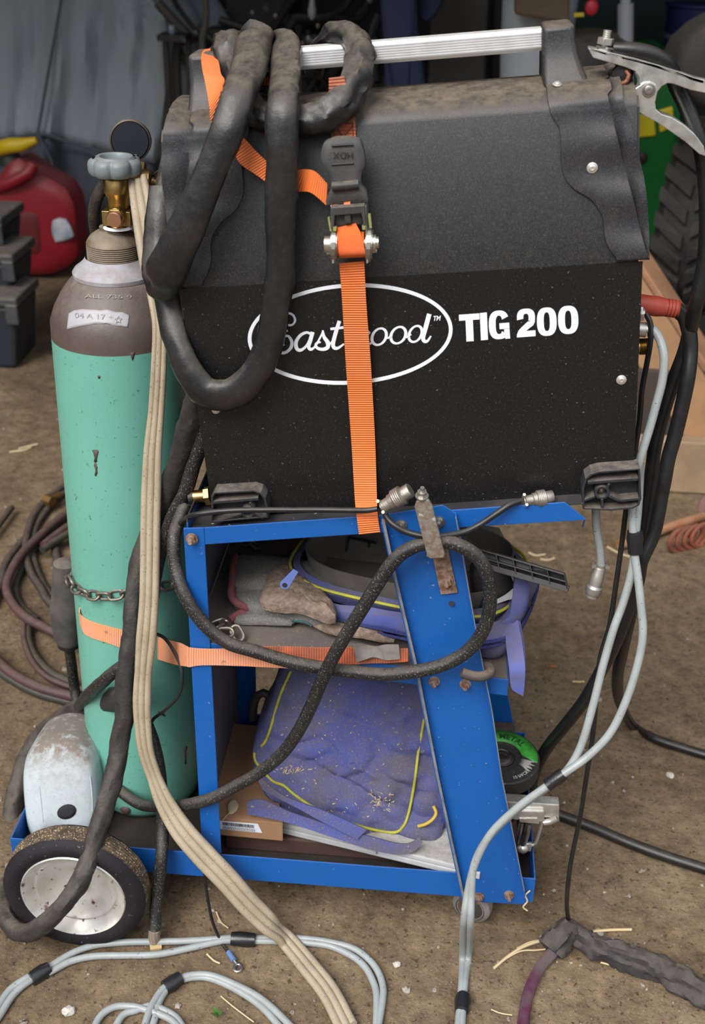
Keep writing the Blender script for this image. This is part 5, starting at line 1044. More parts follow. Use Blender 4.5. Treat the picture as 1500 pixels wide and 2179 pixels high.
# chain heap on the shelf, loop at the back
chain([Z(460,1326,.516), Z(474,1322,.518), Z(480,1334,.518), Z(464,1338,.522), Z(476,1346,.524), Z(500,1344,.520), Z(504,1352,.516), Z(488,1354,.514)], 'shelf_chain', 'small heap of dull chain links on the left end of the middle shelf', mt=M('bright_chain', (.42,.38,.32), .42, .9, var=((.2,.17,.13), 70, .7)))
chain([Z(520,1150,.530), Z(535,1155,.530), Z(545,1165,.526), Z(530,1168,.522)], 'shelf_chain', 'loose chain links at the dark back of the middle shelf')
# ================================================================== LOWER TRAY CONTENTS
G().box((-.272,1.30,.0885), (-.02,1.50,.118)).out('storage_case', darkred, None, False, label='flat dark brown case under the clear box, left of the case beside it', cat='case', bevel=.003)
G().box((-.016,1.30,.0885), (.17,1.50,.118)).out('storage_case', darkred, None, False, label='flat dark brown case under the clear box, right of its neighbour', cat='case', bevel=.003)
org = thing('organizer_box', V((-.05,1.38,.12)), 'clear plastic organizer box with dusty lid, lying under the blue bag', 'box')
oa, ob = Z(600,1752,.142), Z(975,1842,.142); dd_ = (ob-oa); dd_.z = 0; pe = V((-dd_.y, dd_.x, 0)).normalized()*.20
oa.z = ob.z = .142
g = G(); base = [oa, ob, ob+pe, oa+pe]; g.prism([p-V((0,0,.021)) for p in base], (0,0,.011)); g.out('box_body', clear_m, org, False, bevel=.002)
g = G(); g.prism([p-V((0,0,.009)) for p in base], (0,0,.009)); lid = g.out('lid', M('milky_lid', (.50,.50,.49), .35, dust=.8, dcol=(.24,.20,.16)), org, False, bevel=.002)
t_ = dd_.normalized()
for s0 in (.115, .27):
    c = oa+t_*s0; n_ = -pe.normalized()
    g = G(); g.hexa([c-V((0,0,.012)), c+t_*.034-V((0,0,.012)), c+t_*.034+V((0,0,.0)), c+V((0,0,.0))], [q_2+n_*.005 for q_2 in [c-V((0,0,.012)), c+t_*.034-V((0,0,.012)), c+t_*.034+V((0,0,.0)), c+V((0,0,.0))]]); g.out('latch', clear_m, org, False, bevel=.001)
# cardboard mailer
cb = thing('cardboard_box', Z(530,1770,.13), 'flat brown cardboard box with a white barcode label, beside the blue left post', 'box')
zt_ = .168
a, b, c, d = Z(455,1738,zt_), Z(602,1752,zt_), Z(566,1545,zt_), Z(462,1533,zt_)
d = a+(c-b)
g = G(); g.prism([a-V((0,0,.036)), b-V((0,0,.036)), c-V((0,0,.036)), d-V((0,0,.036))], (0,0,.036)); g.out('carton', card_m, cb, False, bevel=.0015)
g = G(); g.prism([p+V((0,0,.0005)) for p in (a, b, b.lerp(c,.035), a.lerp(d,.035))], (0,0,.001)); g.out('flap', card_m, cb, False)
ft = lambda s, h: a.lerp(b, s)+V((0,0,-h))+V((b.y-a.y, -(b.x-a.x), 0)).normalized()*.0006
g = G(); g.prism([ft(.06,.006), ft(.64,.005), ft(.70,.022), ft(.06,.022)], V((0,-.0004,0))); lb = g.out('shipping_label', label_m, cb, False, label='white barcode label')
g = G(); s = .13
while s < .58:
    w_ = random.choice((.004,.007,.011)); 
    k = V((0,-.0008,0)); g.prism([ft(s,.0075)+k, ft(s+w_,.0075)+k, ft(s+w_,.0135)+k, ft(s,.0135)+k], V((0,-.0003,0))); s += w_+random.choice((.005,.008))
for row in (.0155,.0175,.0195):
    s = .13
    while s < .60: w_ = random.uniform(.01,.03); k = V((0,-.0008,0)); g.prism([ft(s,row)+k, ft(s+w_,row)+k, ft(s+w_,row+.0007)+k, ft(s,row+.0007)+k], V((0,-.0003,0))); s += w_+.008
g.out('barcode', ink_m, lb, False)
g = G(); lf = [(484,1712),(495,1700),(502,1702),(508,1712),(505,1722),(500,1728),(488,1732)]; g.pillow([Z(x, y, zt_+.003) for x, y in lf], .0008, nrm=(0,0,1), bulge=.002, res=.003, K=4); g.tube([Z(489,1728,zt_+.003), Z(482,1736,zt_+.002), Z(474,1745,zt_+.002)], .0007, n=6); g.out('dry_leaf', M('dry_leaf', (.48,.38,.25), .8), None, label='small pale dry leaf on the flat cardboard box', cat='leaf')
# lower blue bag
b2 = thing('canvas_bag', P(740,1800,1.33), 'dusty blue canvas bag with yellow-green piping, leaning on the lower tray', 'bag')
YB2 = lambda y: 1.295+(1800-y)*.00034
bl = [(600,1428),(640,1412),(720,1405),(850,1425),(912,1455),(928,1540),(936,1620),(944,1700),(946,1750),(928,1796),(880,1806),(810,1806),(735,1790),(660,1760),(600,1722),(560,1680),(540,1630),(537,1600),(545,1575),(570,1520)]
g = G(); g.pillow([P(x, y, YB2(y)) for x, y in bl], .10, bulge=.024, K=26, amp=.0085, fr=15, seed=3, p=.5, bb=.01, res=.006)
# broad creases
for i, q in enumerate(g.v):
    w = noise.noise(V((q.x*26+q.z*14, 1.5, q.z*7)))+.5*noise.noise(V((q.x*50-q.z*30, 4.5, q.z*20))); g.v[i] = q+V((0, w*.0070-(1-min(1, abs(noise.noise(V((q.x*15-q.z*9, 9, q.z*24))))*3.5))*-.0060-(1-min(1, abs(noise.noise(V((q.x*9+q.z*19, 3, q.z*9))))*4))*-.0060, 0))
bb_ = g.out('bag_body', bluefab, b2)
def onbag(x, y, off=.001):
    ok, loc, nrm_, _ = BV.ray_cast(CAM, ray(x, y).normalized()); 
    return (loc-ray(x, y).normalized()*off) if False else (loc_(x, y, off))
from mathutils.bvhtree import BVHTree
def bvh(o): 
    me = o.data; og = ORG[o.name]; return BVHTree.FromPolygons([v.co+og for v in me.vertices], [tuple(p.vertices) for p in me.polygons])
BV = bvh(bb_)
def loc_(x, y, off):
    dr = ray(x, y).normalized(); h = BV.ray_cast(CAM, dr); return (h[0]-dr*off) if h[0] else P(x, y, YB2(y)-off)
g = G(); 
pip = [[(619,1428),(600,1470),(588,1505),(577,1545),(566,1575),(556,1588)], [(541,1602),(543,1618),(556,1636),(580,1662),(604,1672),(625,1690),(660,1714),(700,1734),(740,1750),(780,1762),(820,1770),(845,1770),(860,1755),(868,1735),(876,1700),(884,1650),(890,1600),(897,1560),(902,1530)]]
for L_ in pip: g.tube([loc_(x, y, .001) for x, y in L_], .0021, n=8)
g.out('piping', piping_m, b2, label='yellow-green piping')
g = G(); g.tube([P(890,1758,1.30), P(905,1754,1.298), P(920,1744,1.30), P(928,1730,1.305), P(922,1715,1.31)], .0024, n=8); g.out('piping', M('amber_piping', (.55,.38,.05), .6), b2, label='amber corner piping')
g = G(); g.band([P(526,1705,1.285), P(560,1702,1.282), P(620,1728,1.278), P(680,1748,1.274), P(740,1768,1.270), P(790,1780,1.268), P(840,1793,1.266), P(870,1794,1.266), P(890,1782,1.272)], [P(528,1732,1.280), P(560,1738,1.276), P(620,1752,1.272), P(680,1772,1.268), P(740,1792,1.264), P(790,1808,1.262), P(840,1817,1.26), P(876,1814,1.26), P(900,1792,1.268)], .003); g.out('bag_strap', bluefab, b2, label='blue webbing handle along the bottom')
g = G(); g.band([P(560,1680,1.288), P(620,1712,1.276), P(690,1750,1.266), P(760,1785,1.262)], [P(540,1640,1.295), P(600,1690,1.282), P(690,1725,1.272), P(780,1765,1.268)], .003); g.out('bag_strap', bluefab, b2, label='wide blue seam band')
dome([(880,1700),(920,1690),(948,1720),(952,1760),(925,1785),(890,1790),(868,1770)], 1.325, .03, .012, bluefab, 'side_pocket', b2, 'bunched side pocket', res=.008, amp=.004)
# chaff on the bag: tiny flecks
g = G()
for k in range(150):
    if k < 45: x, y = random.gauss(805,16), random.gauss(1708,10)
    elif k < 80: x, y = random.gauss(620,20), random.gauss(1640,5)
    else: x, y = random.uniform(600,880), random.uniform(1450,1740)
    p = loc_(x, y, .0008); d_ = V((random.uniform(-1,1), -.2, random.uniform(-1,1))).normalized()*random.uniform(.0008,.0022 if k > 80 else .004); g.tube([p-d_, p+d_], random.uniform(.0003,.0008), n=5, raw=True)
g.out('chaff', straw_m, None, label='scattered straw chaff caught on the lower blue canvas bag', cat='chaff', kind='stuff')
# dark angled handle behind the bag
g = G(); g.tube([P(538,1530,1.48), P(540,1500,1.48), P(548,1480,1.48), P(560,1474,1.48), P(572,1480,1.48)], .007, n=10); g.out('steel_bracket', M('dull_handle', (.10,.09,.085), .55, .4), None, label='dull grey bent steel bracket standing in the dark behind the lower bag', cat='bracket')
# grinding discs
gd = thing('grinding_disc', Z(1068,1640,.19), 'stack of black grinding discs with a green printed label, right of the blue leg', 'grinding disc')
dc = Z(1068,1608,.225); R_ = .0575; dax = V((0,-.08,1)).normalized()
g = G(); g.lathe(dc-dax*.028, dax, [(.011,0),(R_-.002,0),(R_,.002),(R_,.026),(R_-.002,.028),(.03,.028),(.028,.0245),(.020,.024),(.019,.020),(.011,.019)], 72); o = g.out('disc_body', M('abrasive_black', (.03,.027,.026), .65, bump=(500,.6,.001), spk=((.22,.19,.16), 200, .3)), gd)
tA = dax.orthogonal().normalized(); tX = V((1,0,0)); tY = dax.cross(tX).normalized()
dp = lambda r, t, h=.0004: dc+dax*h+tX*r*math.cos(t)+tY*r*math.sin(t)
g = G(); n = 40; A = [dp(.054, math.radians(-12+k*190/n)) for k in range(n+1)]; B = [dp(.030, math.radians(8+k*160/n)) for k in range(n+1)]
g.add(A+B, [(i, i+1, n+2+i, n+1+i) for i in range(n)]); g.out('green_label', M('bright_green_print', (.06,.42,.05), .45, var=((.03,.16,.03), 120, .6)), gd, solid=.0004, label='bright green printed ring')
g = G(); A = [dp(.047+.006*math.sin(k*2.3), math.radians(-38+k*3), .0008) for k in range(11)]; B = [dp(.032+.004*math.cos(k*3.1), math.radians(-34+k*2.6), .0008) for k in range(11)]; g.add(A+B, [(i, i+1, 12+i, 11+i) for i in range(10)]); g.out('torn_patch', M('grey_tear', (.42,.40,.38), .8), gd, solid=.0004)
v_, f_ = textmesh('10 PACK', 1.0, bold=.02); mxx = max(q.x for q in v_); g = G()
def arc(q, r0, a0, span, hh): t = math.radians(a0+span*q.x/mxx); return dp(r0+q.y/.7*hh, t, .0012)
g.add([arc(q, .045, -72, 34, .0055) for q in v_], f_); g.out('printed_text', M('pale_print', (.5,.5,.48), .6), gd)
g = G(); n = 0
v_, f_ = textmesh('METAL', 1.0, bold=.03); mxx = max(q.x for q in v_); g.add([arc(q, .036, 95, -60, .011) for q in v_], f_); g.out('printed_text', M('dark_green_print', (.015,.07,.015), .6), gd)
g = G(); g.lathe(dc-dax*.006, dax, [(.0105,0),(.019,0),(.019,.003),(.014,.004),(.0125,.010),(.0105,.010)], 32, cap=False); g.out('center_ring', steel_m, gd)
g = G(); g.box((.092,1.385,.13), (.125,1.41,.235)); g.out('white_carton', M('soft_white', (.55,.56,.60), .6), None, False, label='narrow white carton standing between the blue leg and the discs', cat='box', bevel=.008)
g = G(); g.box((.05,1.37,.0885), (.165,1.52,.196)); g.out('black_tool_case', M('matte_black_case', (.018,.016,.016), .6, dust=.6), None, False, label='matte black case in the lower tray under the grinding discs', cat='case', bevel=.006)
# nickel locking tool
lk = thing('metal_bracket', P(1130,1800,1.30), 'pale metal bracket clamp lying over the right end of the lower tray', 'metal bracket')
YL2 = 1.30
g = G(); g.prism([P(1060,1705,YL2), P(1190,1713,YL2), P(1190,1742,YL2), P(1060,1734,YL2)], (0,.018,0)); g.out('flat_bar', clampw, lk, False, bevel=.0015)
g = G(); g.prism([P(1092,1726,YL2-.006), P(1158,1728,YL2-.006), P(1158,1750,YL2-.006), P(1092,1744,YL2-.006)], (0,.006,0)); g.prism([P(1104,1742,YL2-.008), P(1144,1742,YL2-.008), P(1148,1754,YL2-.008), P(1106,1750,YL2-.008)], (0,.008,0)); g.out('clip_plate', clampw, lk, False, bevel=.001)
g = G(); g.tube([P(1110,1750,YL2-.005), P(1106,1770,YL2-.006), P(1100,1792,YL2-.004)], .004, n=10); g.tube([P(1124,1752,YL2-.005), P(1120,1775,YL2-.005), P(1112,1796,YL2-.004)], .005, n=10); g.out('screw_rod', steel_m, lk)
g = G(); g.tube([P(1154,1748,YL2-.004), P(1148,1770,YL2-.004), P(1138,1796,YL2-.004), P(1122,1798,YL2-.004)], .0022, n=8); g.tube([P(1156,1750,YL2-.003), P(1170,1748,YL2-.003), P(1186,1740,YL2-.003)], .005, n=10); g.out('wire_bail', clampw, lk)
g = G(); g.sphere(P(1112,1806,YL2-.006), .0085, 8, (1,.8,.9)); g.prism([P(1118,1796,YL2-.006), P(1132,1796,YL2-.006), P(1130,1812,YL2-.006), P(1118,1812,YL2-.006)], (0,.005,0)); g.out('ball_end', clampw, lk, bevel=.0006)
# pale plastic guard with a round hole
gp = thing('plastic_jug', P(140,1770,1.285), 'pale grey dusty plastic jug with a round hole, standing behind the cart wheel', 'jug')
gl_ = [(52,1650),(56,1612),(74,1582),(104,1567),(135,1564),(166,1570),(190,1588),(205,1615),(209,1655),(212,1700),(211,1728),(203,1752),(190,1768),(176,1768),(150,1758),(128,1756),(104,1762),(84,1774),(72,1772),(62,1750),(56,1710)]
Yg = lambda y: 1.30+(1770-y)*.00028
g = G(); g.pillow([P(x, y, Yg(y)) for x, y in gl_], .075, bulge=.030, K=16, p=.30, bb=.005, res=.005, nrm=(.05,-1,.22)); jug = g.out('jug_shell', grip_m, gp)
BV = bvh(jug); BJ = BV
g = G(); hp = [loc_(142+20*math.cos(t), 1727-15.5*math.sin(t)-3*math.cos(t), .0006) for t in [2*PI*k/28 for k in range(28)]]; c = loc_(142,1727,.0012); g.add([c]+[c.lerp(q, .5)+V((0,-.0008,.0002)) for q in hp]+hp, [(0, 1+i, 1+(i+1) % 28) for i in range(28)]+[(1+i, 29+i, 29+(i+1) % 28, 1+(i+1) % 28) for i in range(28)]); g.out('round_hole', MATS['hole_dark'], gp, solid=.0016, label='round dark hole')
g = G()
for L_ in ([(84,1676),(88,1712),(92,1748)], [(192,1652),(196,1690),(197,1726)]): g.tube([loc_(x, y, .0001) for x, y in L_], .0011, n=6)
g.tube([loc_(x, y, .0002) for x, y in [(142,1762),(150,1760)]], .003, n=8); g.out('moulded_rib', grip_m, gp)
BV = bvh(bb_)
# ================================================================== HOSE COIL ON THE FLOOR AT THE LEFT
hm, hg = M('maroon_hose', (.075,.030,.034), .6, dust=.5, var=((.04,.025,.025), 12, .6)), M('dark_green_hose', (.028,.032,.024), .6, dust=.5)
hb = M('dusky_hose', (.035,.025,.025), .6, dust=.5)
K_ = [([(165,1005),(142,1030),(110,1053),(87,1076),(69,1103),(57,1142),(55,1183),(69,1225),(87,1252),(103,1280),(140,1310),(180,1330)], .02, .009, hb, 'dark hose of the floor coil, innermost arc left of the cylinder'),
 ([(180,1000),(150,1038),(120,1062),(98,1088),(80,1115),(70,1150),(72,1190),(88,1235),(110,1268),(150,1300)], .010, .008, hg, 'dark green hose lying inside the innermost dark arc'),
 ([(200,1060),(149,1087),(110,1117),(85,1140),(46,1179),(23,1218),(14,1252),(28,1287),(57,1315),(92,1334),(128,1353),(180,1375),(240,1385)], .035, .010, hm, 'maroon hose of the floor coil, long middle arc'),
 ([(200,1078),(150,1100),(112,1128),(84,1158),(60,1185),(40,1225),(32,1255),(45,1290),(80,1320)], .012, .008, hg, 'green hose lying beside the maroon middle arc'),
 ([(200,1118),(160,1128),(120,1150),(90,1170)], .030, .009, hg, 'short green hose behind the teal cylinder'), ([(200,1092),(160,1110),(122,1136),(92,1160)], .034, .009, hm, 'short maroon hose behind the teal cylinder'),
 ([(116,1140),(118,1170),(128,1215),(150,1250),(180,1290)], .010, .010, hb, 'dusky hose curving under the rubber plug'),
 ([(-30,1380),(0,1412),(34,1438),(80,1461),(138,1478),(200,1490),(260,1490)], .022, .010, hm, 'outermost maroon hose at the left edge'), ([(-30,1395),(0,1428),(40,1455),(85,1476),(145,1492),(200,1500)], .010, .009, hg, 'outermost dark hose just below the maroon one'),
 ([(52,1320),(50,1345),(53,1370),(69,1408),(96,1438),(138,1458),(190,1470)], .020, .006, hm, 'thin maroon hose rising from the outer coil'), ([(62,1325),(58,1350),(64,1380),(84,1412),(115,1438),(160,1455)], .012, .010, hg, 'green hose beside the thin maroon rise'),
 ([(-20,1140),(10,1100),(25,1080)], .02, .008, hb, 'dark hose end at the far left edge'), ([(-20,1290),(2,1240),(12,1200),(40,1160),(60,1140)], .015, .009, hb, 'dusky hose entering from the left edge')]
for L_, h, r, mt, lab in K_: cable('welding_hose', [(x, y, 'f', h) for x, y in L_], r, mt, lab, 'hose', step=.012, n=10)
g = G(); g.cyl(Z(96,1062,.03), Z(112,1068,.03), .014, n=6); g.cyl(Z(112,1060,.03), Z(128,1052,.03), .008, n=12); g.out('hose_coupling', M('dull_brass', (.16,.09,.03), .6, .7), None, label='dull brass coupling on the floor coil behind the cylinder', cat='coupling')
# ================================================================== BACKGROUND
# covered machine (two-tone tarp)
tm1 = M('grey_tarp', (.30,.345,.385), .75, var=((.36,.385,.40), 5, .6), bump=(300,.1)); tm2 = M('charcoal_tarp', (.085,.09,.112), .75, bump=(300,.1))
cv_ = thing('tarp_cover', P(150,540,4.7), 'large grey tarp draped over a machine behind the red fuel can', 'tarp')
YT = 4.65
sx_ = [(-500,1.0),(-300,1),(-150,1),(0,1),(30,1),(60,1),(80,1),(110,1),(140,1),(180,1),(220,1),(260,1),(290,1),(315,1),(335,1),(350,1)]
def tarp(name, rows, mt, lab, se, ret=True):
    g = G(); NU_ = 90; vv = []; n = NU_+1+10
    for (yl, yr, xr_, t) in rows:
        for i in range(NU_+1):
            s = i/NU_; x = -520+(xr_+520)*s; y = yl+(yr-yl)*max(0, (x-80)/(xr_-80)) if x > 80 else yl-(80-x)*.0+(80-x)*se
            Y = YT+.05*noise.noise(V((x*.018+t*.3, t*.7, 2)))+.045*math.sin(x*.030+2.2*t+noise.noise(V((x*.012, t*.8, 5)))*5)*(.25+t)+.02*noise.noise(V((x*.05, t*4, 1)))
            vv.append(P(x, y, Y))
        p = vv[-1]
        for k in range(10): vv.append(p+V((.018*(k+1)-.02*math.sin(k*1.4+t*2), (.045*(k+1)), -.004*k)))
    R = len(rows); g.add(vv, [(k*n+i, k*n+i+1, (k+1)*n+i+1, (k+1)*n+i) for k in range(R-1) for i in range(n-1)]); return g.out(name, mt, cv_, label=lab, solid=.004)
rowsU = []
for k in range(31):
    t = k/30; yy_ = -260+605*t; xr_ = interp([(-260,300),(-20,308),(10,330),(45,352),(110,358),(200,350),(345,333)], yy_); rowsU.append((-260+(285+260)*t, yy_, xr_, t))
tarp('upper_panel', rowsU, tm1, 'light grey upper part of the tarp', .12)
rowsL = [(285+(560-285)*k/9, 345+(540-345)*k/9, 330-14*(k/9), 1+.4*k/9) for k in range(10)]
tarp('lower_panel', rowsL, tm2, 'dark charcoal lower part of the tarp', .12)
g = G(); g.tube([P(140,-60,YT-.05), P(120,60,YT-.05), P(100,170,YT-.05), P(80,285,YT-.06)], .006, n=8); g.tube([P(80,285,YT-.06), P(110,345,YT-.06), P(125,420,YT-.06)], .006, n=8); g.tube([P(-60,330,YT-.05), P(0,302,YT-.05), P(80,285,YT-.06), P(140,300,YT-.05), P(230,325,YT-.05), P(330,345,YT-.05)], .006, n=8); g.out('seam', tm2, cv_, label='dark stitched seam')
# red fuel can
fc = thing('fuel_can', P(90,575,4.3), 'red plastic fuel can with a yellow spout in front of the grey tarp', 'fuel can')
redm = M('red_polyethylene', (.26,.008,.016), .42, dust=.7, var=((.22,.01,.018), 6, .5), dcol=(.14,.08,.07))
YG = 4.25
gpx = [(-40,420),(0,372),(20,345),(40,338),(62,352),(100,378),(140,402),(156,432),(161,480),(163,545),(150,562),(110,582),(60,584),(0,580),(-40,570),(-60,500)]
g = G(); g.pillow([P(x, y, YG) for x, y in gpx], .14, bulge=.035, K=10, p=.4, bb=.02, res=.03); fo = g.out('can_body', redm, fc)
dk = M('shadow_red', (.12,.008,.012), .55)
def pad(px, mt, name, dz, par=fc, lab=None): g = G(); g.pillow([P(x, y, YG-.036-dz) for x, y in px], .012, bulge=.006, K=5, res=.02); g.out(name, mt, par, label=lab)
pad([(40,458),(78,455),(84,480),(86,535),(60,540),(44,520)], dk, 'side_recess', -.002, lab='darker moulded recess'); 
pad([(112,470),(140,468),(156,502),(148,508),(118,515),(112,500)], M('can_label', (.50,.50,.54), .6, var=((.10,.20,.30), 12, .8)), 'can_label', .002, lab='pale paper label')
g = G(); g.tube([P(-10,400,YG-.03), P(20,390,YG-.05), P(60,368,YG-.05), P(70,352,YG-.03)], .022, n=12); g.out('can_handle', redm, fc, label='moulded red handle')
g = G(); g.cyl(P(25,348,YG+.05), P(18,325,YG+.05), .045, .038, n=24); g.out('can_cap', M('can_cap_black', (.02,.03,.02), .5), fc)
g = G(); g.tube([P(0,316,YG+.02), P(22,310,YG), P(45,308,YG), P(78,298,YG)], [.028,.028,.026,.012], n=14); g.out('spout', M('yellow_spout', (.62,.42,.01), .5), fc, label='yellow pouring spout')
# stacked tool cases at the left edge
tcm, tcl = M('slate_case', (.014,.017,.026), .55, dust=.5, dcol=(.10,.09,.08)), M('slate_case_lid', (.038,.042,.050), .5, dust=.9, var=((.10,.09,.08), 14, .6), dcol=(.18,.145,.11))
for i, (x1, y0, y1, Yq, lab) in enumerate([(34,640,752,3.35,'dark slate tool case standing on the floor, lowest of the stack'), (26,548,640,3.45,'dark slate tool case with a grey lid, middle of the stack'), (2,470,545,3.55,'dark slate case with a latch, topmost of the stack')]):
    t = thing('tool_case', P(20, y1, Yq), lab, 'tool case')
    a, b = P(-160, y0+14, Yq), P(x1, y0+14, Yq); c, d = P(x1-4, y1, Yq), P(-160, y1, Yq); c.z = d.z = min(c.z, d.z) if i else .002; d.z = c.z; a.z = b.z
    g = G(); g.prism([a, b, c, d], (0,.20,0)); bo = g.out('case_body', tcm, t, False, bevel=.012)
    g = G(); h = .018; g.prism([a+V((0,-.01,0)), b+V((.008,-.01,0)), b+V((.008,-.01,h+.014)), a+V((0,-.01,h+.014))], (0,.22,0)); g.out('case_lid', tcl, t, False, bevel=.008, label='dusty grey lid')
    g = G(); p = P(x1-22, y0+16, Yq-.012); g.box((p.x, p.y-.012, p.z-.05), (p.x+.04, p.y, p.z+.015)); g.out('case_latch', tcl, t, False, bevel=.005)
# tractor: green body, yellow stripe, tyre
tr = thing('tractor', V((.75,4.35,0)), 'green and yellow tractor with a big black lugged tyre, behind the clamp', 'tractor')
grn, yel = M('farm_green', (.006,.115,.022), .4), M('farm_yellow', (.62,.50,.008), .45)
YR = 4.1
g = G(); g.prism([P(1180,150,YR), P(1450,120,YR), P(1460,520,YR), P(1250,560,YR)], (0,.5,0)); g.out('hood', grn, tr, False, bevel=.03)
g = G(); g.prism([P(1300,248,YR-.01), P(1392,240,YR-.01), P(1396,290,YR-.01), P(1300,300,YR-.01)], (0,.02,0)); g.prism([P(1400,236,YR-.01), P(1432,226,YR-.01), P(1434,270,YR-.01), P(1404,284,YR-.01)], (0,.02,0)); g.out('yellow_stripe', yel, tr, False, bevel=.006)
g = G(); g.sphere(P(1366,336,YR-.01), .018, 8, (1,.4,1)); g.out('hood_bolt', M('dark_bolt', (.03,.015,.012), .6), tr)
tc_ = P(1506,468,3.95); ax_t = V((.92,-.38,0)).normalized(); TR_ = .36; tc0 = tc_; tc_ = V((0,0,0))
g = G(); g.lathe(tc_-ax_t*.13, ax_t, [(.20,.0),(.31,.0),(.35,.03),(.36,.08),(.36,.18),(.35,.23),(.31,.26),(.20,.26)], 64, cap=False)
side_v = ax_t.cross(UP)
for k in range(26):
    t = 2*PI*k/26
    for sgn in (-1, 1):
        tt = t+(.12 if sgn > 0 else 0); rd = lambda a: side_v*math.cos(a)+UP*math.sin(a)
        a, b = tc_+ax_t*(sgn*.012)+rd(tt)*.355, tc_+ax_t*(sgn*.125)+rd(tt+.20)*.340
        w_ = .024; s1, s2 = rd(tt+PI/2)*w_, rd(tt+.20+PI/2)*w_
        g.hexa([a-s1, a+s1, a+s1+rd(tt)*.03, a-s1+rd(tt)*.03], [b-s2, b+s2, b+s2+rd(tt+.2)*.03, b-s2+rd(tt+.2)*.03])
g.v = [tc0+q*.86 for q in g.v]; tc_ = tc0
g.out('tractor_tire', M('farm_tyre', (.018,.016,.016), .75, var=((.05,.042,.036), 9, .8), dust=.8, dcol=(.075,.062,.05)), tr, False, label='black lugged tyre')
g = G(); g.lathe(tc_-ax_t*.09, ax_t, [(.02,.05),(.09,.04),(.165,.01),(.172,0)], 40, cap=False); g.out('wheel_rim', yel, tr)
# timber frame
tf = thing('timber_trestle', V((.8,2.9,0)), 'brown timber trestle with a diagonal board, right of the black welder', 'timber frame')
def beam(a, b, up, w, th, mt, nm):
    a, b = V(a), V(b); t = (b-a).normalized(); u = V(up); u = (u-t*u.dot(t)).normalized(); s = t.cross(u); g = G()
    g.hexa([a-u*w/2-s*th/2, a+u*w/2-s*th/2, a+u*w/2+s*th/2, a-u*w/2+s*th/2], [b-u*w/2-s*th/2, b+u*w/2-s*th/2, b+u*w/2+s*th/2, b-u*w/2+s*th/2]); return g.out(nm, mt, tf, False, bevel=.004)
YW = 2.75
p = P(1430,962,YW); q = P(1600,968,YW); r0 = P(1200,950,YW); beam((r0.x, YW+.02, .075), (q.x+.3, YW+.02, .075), (0,0,1), .145, .04, wood2_m, 'bottom_board')
beam(P(1290,570,2.95), P(1540,960,2.80), (.6,0,.8), .125, .04, wood_m, 'diagonal_board')
beam(P(1345,530,3.02), P(1560,860,2.92), (.6,-.3,.8), .035, .09, M('raw_edge', (.40,.21,.11), .75, var=((.25,.12,.07), 12, .8)), 'diagonal_rail')
beam((r0.x+.02, YW+.10, .20), (q.x+.2, YW+.10, .20), (0,0,1), .20, .02, M('dark_board', (.055,.038,.030), .85), 'back_board')
# rusty rod and coil spring on the floor
g = G(); g.tube([Z(1316,1160,.015), Z(1360,1148,.015), Z(1430,1120,.02), Z(1520,1092,.025)], .011, n=12); g.out('rusty_rod', M('orange_rust', (.38,.15,.065), .8, var=((.42,.30,.2), 20, .8)), None, label='orange rusty rod lying on the floor at the right edge', cat='rod')
g = G(); c0 = Z(1440,1150,.03); pts = [c0+V((.0016*k, .0, 0))+V((.032*math.cos(k*.55)*.9, .022*math.cos(k*.55)+.0008*k, .030*math.sin(k*.55))) for k in range(44)]; g.tube(pts, .0058, n=8); g.out('coil_spring', M('rust_spring', (.28,.085,.045), .75, var=((.15,.06,.04), 30, .7)), None, label='rusty coil spring lying below the orange rod', cat='spring')
g = G(); pts = [Z(1492,1120,.03)+V((.05+.028*math.cos(k*.6), .02*math.sin(k*.3), .0016*k+.026*math.sin(k*.6))) for k in range(30)]; g.tube(pts, .006, n=8); g.out('coil_spring', MATS['rust_spring'], None, label='second rusty spring, cut by the right edge', cat='spring')
g = G(); g.tube([P(1494,1085,2.5), P(1500,1068,2.5), P(1515,1055,2.5)], .014, n=10); g.out('iron_hook', M('dusty_rust', (.25,.13,.11), .8), None, label='dusty rusted iron hook at the right edge above the rod', cat='hook')
cable('floor_straw', [(1292,1164,'f',.004),(1318,1178,'f',.004),(1345,1186,'f',.004)], .003, straw_m, 'curved dry straw on the floor left of the orange rod', 'straw', n=6)
for i, L_ in enumerate([[(1125,1176),(1140,1182),(1160,1180)], [(1150,1190),(1165,1192),(1180,1188)], [(1218,1450),(1230,1451),(1243,1450)], [(1170,1418),(1185,1419)], [(40,955),(60,950),(80,945)], [(20,962),(50,958),(66,952)]]):
    cable('floor_straw', F_(L_, .003), .0028 if i not in (2,3) else .0022, straw_m if i not in (3,) else M('orange_leaf', (.38,.12,.04), .8), ['straw bit on the floor right of the black grid bar', 'broken straw tip just below the other bit beside the black grid bar', 'pale straight straw on the floor beside the hanging leads', 'orange leaf scrap on the floor right of the blue strap', 'pale straw on the dark floor left of the cylinder', 'second pale straw on the floor left of the cylinder, crossing the first'][i], 'straw' if i != 3 else 'leaf', n=6)
